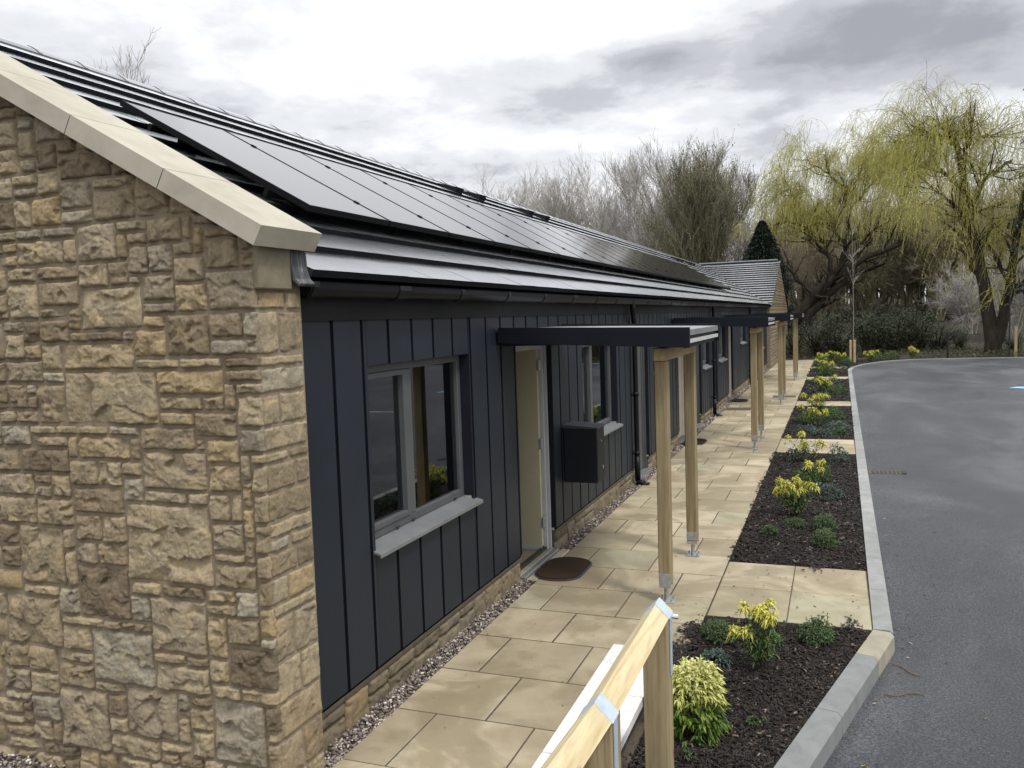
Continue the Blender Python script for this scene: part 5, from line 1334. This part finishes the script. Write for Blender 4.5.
# a far wood that reads as one mass: repeated stems and twigs
wd = MB()
N_ = 620; X = rng.uniform(-5.5, 44, N_); Y = rng.uniform(70, 90, N_); H_ = rng.uniform(5.0, 7.2, N_); Z = gz(X, Y)
P = np.stack([np.stack([X, Y, Z], -1) + np.stack([rng.normal(0, .25, N_) * j / 3, rng.normal(0, .25, N_) * j / 3, H_ * j / 4], -1) for j in range(5)], 1)
Rr = np.linspace(.11, .03, 5)[None] + np.zeros((N_, 1)); add_t(wd, P, Rr, 4)
C, Rr = grow(P, Rr, 9, (1.5, 3.5), (.3, .9), .06, 4, .12, .2, .5, .4, rmin=.02); add_t(wd, C, Rr, 3); C, Rr = grow(C, Rr, 6, (.7, 1.8), (.3, .9), .04, 4, .12, .2, .5, .4, rmin=.016); add_t(wd, C, Rr, 3)
o = wd.build('far_wood', M['brown_twig_bark']); tag(o, 'brown leafless wood in the distance', None, None, 'stuff')

# evergreen hedge shrubs along the back of the car park
gh = 'dark laurel shrubs along the back of the car park'
def laurel(base, R_, H_, label, n_=1500):
    r = empty('laurel_shrub', tuple(base), label, 'shrub', gh); base = np.array(base, float)
    Ls = []; 
    for i in range(11):
        a_ = rng.uniform(0, 6.28); f_ = rng.uniform(.2, 1); Ls.append(poly([base + (0, 0, -.1), base + (math.cos(a_) * R_ * f_ * .5, math.sin(a_) * R_ * f_ * .5, H_ * .5), base + (math.cos(a_) * R_ * f_, math.sin(a_) * R_ * f_, H_ * rng.uniform(.7, 1.05))], 6))
    L0 = np.stack(Ls); R0 = np.linspace(.05, .015, 6)[None] + np.zeros((11, 1)); b = MB(); add_t(b, L0, R0, 4); C, Rr = grow(L0, R0, 7, (.3, .9), (.3, 1.1), .05, 4, .15, .25, .5, .4, rmin=.008); add_t(b, C, Rr, 3); b.build('branches', M['dark_bark'], r)
    i = rng.integers(0, len(C), n_); P = C[i, rng.integers(0, 4, n_)] + rng.normal(0, .13, (n_, 3)); b = MB(); b.add(*leaves(P, rdir(n_, -.4, 1), .12 * rng.uniform(.6, 1.3, n_), .05, rng.random(n_))); b.build('foliage', M['laurel_leaf'], r)
    return r
H1 = laurel((1.3, 44.2, 0), 1.1, 1.9, 'dark laurel shrub behind the staked tree')
H2 = laurel((2.6, 44.6, 0), 1.2, 1.7, 'dark laurel shrub right of the staked tree')
hl = ['dark laurel shrub behind the yellow shrubs', 'dark laurel shrub in the middle of the row', 'laurel shrub right of the middle of the row', 'laurel shrub left of the lone black post', 'laurel shrub behind the farthest canopy posts', 'laurel shrub at the path end', 'back-row laurel shrub behind the stakes', 'back-row laurel shrub in the middle', 'laurel shrub at the foot of the leaning willow', 'low laurel shrub between black post and tall willow', 'low laurel shrub right of the tall willow trunk']
for (x_, y_, s_), lb in zip(((.2, 43.6, 1.0), (3.7, 44.5, 1.05), (4.5, 45.3, .9), (3.1, 45.8, 1.15), (-.9, 43.9, 1.0), (-1.9, 43.5, .8), (1.8, 46.5, 1.2), (3.6, 47.2, 1.25), (-.3, 46.2, 1.2), (5.4, 45.0, .6), (7.6, 44.0, .6)), hl):
    c = copy_tree(H1 if rng.random() < .5 else H2); c.location = (x_, y_, 0); c.scale = (s_, s_, s_ * .8); c.rotation_euler = (0, 0, rng.uniform(0, 6.28)); c['label'] = lb
# ivy and dead stalks on the verge
n_ = 9000; X = rng.uniform(-3.5, 22, n_); Y = 41.1 + np.abs(rng.normal(0, 2.0, n_)) + np.where(X < 3.2, 1.6, 0); gzv = gz(X, Y)
b = MB(); b.add(*leaves(np.stack([X, Y, gzv + rng.uniform(0, .12, n_)], -1), rdir(n_, .0, 1), .16 * rng.uniform(.5, 1.4, n_), .05, rng.random(n_))); tag(b.build('ground_cover', M['ivy_leaf']), kind='stuff')
# pale blossom thorn bushes
gp = 'pale blossoming bushes at the right of the wood'
for i, (px, d, h_, lb) in enumerate(((1012, 49, 4.2, 'white-blossomed thorn bush right of the tall willow trunk'), (972, 52, 3.4, 'white-blossomed thorn bush left of the tall willow trunk'))):
    crown_tree('blossom_bush', G(px, d), h_, lb, 'pale_twig_bark', gp, 8, 1.0, (7, 6, 5, 2), .04, .03, 'blossom', 1800, twig=.008, leaf_size=.06, cat='bush')
# young staked tree
r = empty('young_tree', (.50, 38.9, 0), 'thin leafless young tree tied between two short stakes', 'tree')
p0_ = at(853, 352, 38.9); p1_ = at(852, 225, 38.9)
L0 = poly([(p0_[0], 38.9, -.05), (p0_[0] + .03, 38.9, 2), (p1_[0], 38.9, p1_[2])], 9)[None]; R0 = np.linspace(.015, .005, 9)[None]
b = MB(); add_t(b, L0, R0, 6); b.build('trunk', M['grey_twig_bark'], r)
C, Rr = grow(L0, R0, 14, (.3, .8), (.3, .8), .08, 5, .1, .35, .5, .4, rmin=.007); b = MB(); add_t(b, C, Rr, 3); C, Rr = grow(C, Rr, 4, (.2, .5), (.3, .8), .05, 4, .1, .3, .5, .4, rmin=.005); add_t(b, C, Rr, 3); b.build('crown', M['grey_twig_bark'], r)
for k, (px, lb) in enumerate(((850.5, 'left of the two short pine stakes by the young tree'), (854.5, 'right of the two short pine stakes by the young tree'))):
    p = at(px, 340, 38.8); b = MB(); b.bbox(np.array([p[0] - .045, 38.76, -.2]), np.array([p[0] + .045, 38.85, p[2]]), .01); tag(b.build('tree_stake', M['stake']), lb, 'stake', 'short pine stakes')
p = at(1016, 326, 42.2); b = MB(); b.bbox(np.array([p[0] - .055, 42.15, -.2]), np.array([p[0] + .055, 42.25, p[2]]), .01); tag(b.build('tree_stake', M['stake']), 'tall pale timber post right of the willow trunk', 'post')
for (px, py, d, w_, lb) in ((1010, 290, 41.3, .03, 'thin tall black post in front of the tall willow'), (948, 333, 41.6, .045, 'short black post in front of the thicket')):
    p = at(px, py, d); b = MB(); b.tube([(p[0], d, -.2), (p[0], d, p[2])], w_, 8); b.tube([(p[0], d, p[2]), (p[0], d, p[2] + .03)], w_ * 1.3, 8); tag(b.build('bollard_post', M['blackmetal']), lb, 'post')

# ------------------------------------------------------------------ road details
b = MB(); zr_ = -.035 + .012
def roadpt(x_, y_, h_=.005): return (x_, y_, float(roadz(np.array(x_), np.array(y_))) + h_)
def quad(b, P, h_=.004):
    # subdivided strip so that it follows the surface
    P = np.array(P, float); n_ = 12
    for i in range(n_):
        a0, a1 = i / n_, (i + 1) / n_
        q = [P[0] * (1 - a0) + P[1] * a0, P[0] * (1 - a1) + P[1] * a1, P[3] * (1 - a1) + P[2] * a1, P[3] * (1 - a0) + P[2] * a0]
        b.add([roadpt(*c, .006) for c in q], np.array([(0, 3, 2, 1)]) if np.cross(q[1] - q[0], q[2] - q[0]) < 0 else np.array([(0, 1, 2, 3)]))
quad(b, [(4.35, 26.2), (7.0, 25.2), (7.0, 27.1), (4.6, 26.6)])
o = b.build('bay_marking', M['bluepaint']); o['kind'] = 'structure'
b = MB()
for y_ in (6.5, 9.1, 11.7, 14.3, 16.9, 19.5): quad(b, [(5.4, y_), (10.2, y_ ), (10.2, y_ + .1), (5.4, y_ + .1)])
o = b.build('parking_bay_line', M['whitepaint']); o['kind'] = 'structure'
# surface-water gully by the kerb
r = empty('road_gully', (.62, 12.8, -.03), 'small slotted gully grate in the road against the kerb', 'drain')
b = MB(); z_ = RZ(12) + .004
z_ = float(roadz(np.array(.65), np.array(12.8))) + .008
b.box((.42, 12.72, z_ - .05), (.88, 12.96, z_)); b.build('surround', M['mortarcap'], r)
b = MB()
for i in range(7): b.box((.46 + i * .055, 12.75, z_ + .0), (.49 + i * .055, 12.93, z_ + .006))
b.box((.845, 12.73, z_), (.90, 12.95, z_ + .012)); b.build('grate', M['blackmetal'], r)
# litter: twigs, leaves, bark bits
lt = MB()
def bits(n_, X, Y, zf, L, dark=.5):
    for i in range(n_):
        p = np.array([X[i], Y[i], zf(X[i], Y[i]) + .004]); a_ = rng.random() * 6.28; l = L * rng.uniform(.4, 1.4); w_ = l * rng.uniform(.15, .5)
        c_, s_ = math.cos(a_), math.sin(a_)
        lt.add([p + (c_ * l, s_ * l, 0), p + (-s_ * w_, c_ * w_, .002), p + (-c_ * l, -s_ * l, .001), p + (s_ * w_, -c_ * w_, .003), p + (0, 0, .006)], np.array([(0, 1, 4), (1, 2, 4), (2, 3, 4), (3, 0, 4)]), min(1, rng.random() ** 1.3))
zroad = lambda x_, y_: float(roadz(np.array(x_), np.array(y_)))
n_ = 420; Y = rng.uniform(4, 30, n_); X = kerb_left(Y) + .16 + np.abs(rng.normal(0, .13, n_)); bits(n_, X, Y, zroad, .016)
n_ = 150; Y = rng.uniform(4, 24, n_); X = rng.uniform(.6, 5, n_); bits(n_, X, Y, zroad, .018)
n_ = 90; Y = rng.uniform(3.8, 16, n_); X = rng.uniform(-2.4, -1.0, n_); bits(n_, X, Y, lambda a, c: .0, .009)
n_ = 30; Y = rng.uniform(6.4, 7.8, n_); X = rng.uniform(-.9, .2, n_); bits(n_, X, Y, lambda a, c: .0, .012)
n_ = 120; Y = rng.uniform(4, 14, n_); X = rng.uniform(-.8, .2, n_); X = np.minimum(X, kerb_left(Y) - .05); bits(n_, X, Y, lambda a, c: float(bz(np.array(a), np.array(c))) + .02, .018)
for (px, py) in ((.42, 6.0), (1.0, 5.2), (.38, 5.6)):
    a_ = rng.random() * 3; p = [(px + math.cos(a_) * t_ * .12, py + math.sin(a_) * t_ * .12 + .02 * math.sin(t_ * 4), zroad(px, py) + .006) for t_ in np.linspace(-1, 1, 6)]
    lt.tube(p, .0035, 5, t=.6)
o = lt.build('leaf_litter', M['dead_leaf']); tag(o, kind='stuff')

# ------------------------------------------------------------------ sky and sun
w = bpy.data.worlds.new('World'); S.world = w; w.use_nodes = True; nt = w.node_tree; nt.nodes.clear()
def N(t, **k):
    n = nt.nodes.new(t)
    for a, b_ in k.items(): setattr(n, a, b_)
    return n
def Lk(a, b_): nt.links.new(a, b_)
def mth(op, a, b_=0.0, c=None, clamp=False):
    m = N('ShaderNodeMath', operation=op, use_clamp=clamp)
    for i, q in enumerate((a, b_) if c is None else (a, b_, c)):
        if isinstance(q, (int, float)): m.inputs[i].default_value = q
        else: Lk(q, m.inputs[i])
    return m.outputs[0]
SUN_EL, SUN_AZ = 58, 122      # azimuth clockwise from +Y
sky = N('ShaderNodeTexSky'); sky.sky_type = 'NISHITA'; sky.sun_disc = False; sky.sun_elevation = rad(SUN_EL); sky.sun_rotation = rad(SUN_AZ)
tc = N('ShaderNodeTexCoord'); sp = N('ShaderNodeSeparateXYZ'); Lk(tc.outputs['Generated'], sp.inputs[0])
zc = mth('MAXIMUM', sp.outputs[2], .0); den = mth('ADD', zc, .17)
cb = N('ShaderNodeCombineXYZ'); Lk(mth('DIVIDE', sp.outputs[0], den), cb.inputs[0]); Lk(mth('DIVIDE', sp.outputs[1], den), cb.inputs[1])
def wn(scale, detail, rough, dist, off):
    mp = N('ShaderNodeMapping'); mp.inputs['Location'].default_value = off; Lk(cb.outputs[0], mp.inputs[0])
    n = N('ShaderNodeTexNoise'); n.inputs['Scale'].default_value = scale; n.inputs['Detail'].default_value = detail; n.inputs['Roughness'].default_value = rough; n.inputs['Distortion'].default_value = dist
    Lk(mp.outputs[0], n.inputs['Vector']); return n.outputs['Fac']
n1 = wn(1.5, 6, .52, .25, (3.1, 7.7, 0)); n2 = wn(6.0, 6, .6, .25, (1.3, 2.2, 5)); 
# broad cloud masses seen in the photograph, as soft patches of the sky dome
def blob(px, py, wx, wy, amp):
    d = RM @ np.array([px - 512, 384 - py, -F]); d /= np.linalg.norm(d)
    az, el = math.atan2(d[0], d[1]), math.asin(d[2])
    azn = mth('ARCTAN2', sp.outputs[0], sp.outputs[1]); eln = mth('ARCSINE', sp.outputs[2])
    a = mth('DIVIDE', mth('SUBTRACT', azn, az), wx / F); b_ = mth('DIVIDE', mth('SUBTRACT', eln, el), wy / F)
    r2 = mth('ADD', mth('MULTIPLY', a, a), mth('MULTIPLY', b_, b_))
    return mth('MULTIPLY', mth('POWER', 2.718, mth('MULTIPLY', r2, -1.0)), amp)
tot = None
for q in [(490, 85, 110, 38, .26), (570, 108, 70, 18, .22), (655, 60, 45, 16, .26), (800, 60, 150, 55, .24), (960, 45, 130, 60, .22), (60, 40, 150, 60, .10), (300, 115, 90, 22, .10), (480, 175, 150, 30, .18), (780, 150, 70, 16, .22), (900, 150, 110, 34, -.32), (560, 30, 180, 22, -.16), (270, 80, 70, 30, -.20), (400, 140, 60, 18, -.12), (690, 110, 90, 24, -.06), (820, 195, 60, 20, .12)]:
    v_ = blob(*q); tot = v_ if tot is None else mth('ADD', tot, v_)
nn = mth('ADD', mth('MULTIPLY', mth('SUBTRACT', n1, .5), 1.15), mth('MULTIPLY', mth('SUBTRACT', n2, .5), .48)); tot = mth('MULTIPLY', tot, 1.25)
dk = mth('ADD', mth('MULTIPLY', mth('ADD', tot, nn), 1.45), .13)
rp_ = N('ShaderNodeValToRGB'); e = rp_.color_ramp; e.interpolation = 'EASE'
for _ in range(2): e.elements.new(.5)
for el_, (p_, c_) in zip(e.elements, ((.10, (10.0, 10.1, 10.3)), (.34, (8.3, 8.45, 8.8)), (.60, (5.9, 6.0, 6.35)), (.98, (3.9, 4.0, 4.35)))): el_.position = p_; el_.color = (*c_, 1)
Lk(dk, rp_.inputs[0])
mix = N('ShaderNodeMix', data_type='RGBA'); mix.inputs[0].default_value = .94; Lk(sky.outputs[0], mix.inputs[6]); Lk(rp_.outputs[0], mix.inputs[7])
# overcast skies are brighter towards the zenith
zf = mth('ADD', 1.0, mth('MULTIPLY', mth('SMOOTH_MIN', mth('MAXIMUM', mth('SUBTRACT', zc, .30), 0.0), .6, .1), 1.6))
mul = N('ShaderNodeMix', data_type='RGBA', blend_type='MULTIPLY'); mul.inputs[0].default_value = 1.0; Lk(mix.outputs[2], mul.inputs[6])
cz = N('ShaderNodeCombineXYZ'); [Lk(zf, cz.inputs[i]) for i in range(3)]; Lk(cz.outputs[0], mul.inputs[7])
bg = N('ShaderNodeBackground'); bg.inputs['Strength'].default_value = .10; Lk(mul.outputs[2], bg.inputs['Color'])
wo = N('ShaderNodeOutputWorld'); Lk(bg.outputs[0], wo.inputs[0])
ld = bpy.data.lights.new('sun', 'SUN'); ld.energy = 2.1; ld.angle = rad(10); ld.color = (1, .96, .9)
lo = bpy.data.objects.new('sun', ld); COL.objects.link(lo)
el_, az_ = rad(SUN_EL), rad(SUN_AZ); dv = Vector((math.sin(az_) * math.cos(el_), math.cos(az_) * math.cos(el_), math.sin(el_)))
lo.rotation_euler = dv.to_track_quat('Z', 'Y').to_euler()

# ------------------------------------------------------------------ camera
cd = bpy.data.cameras.new('camera'); cd.sensor_width = 36; cd.lens = F / 1024 * 36; cd.clip_start = .05; cd.clip_end = 6000
co = bpy.data.objects.new('camera', cd); COL.objects.link(co)
m4 = Matrix.Identity(4)
for i in range(3):
    for j in range(3): m4[i][j] = RM[i][j]
m4[0][3], m4[1][3], m4[2][3] = CP
co.matrix_world = m4
S.camera = co
S.view_settings.view_transform = 'Standard'; S.view_settings.look = 'None'; S.view_settings.gamma = 1; S.view_settings.exposure = .08
S.render.engine = 'CYCLES'; S.cycles.max_bounces = 6; S.cycles.transparent_max_bounces = 12; S.cycles.use_denoising = True
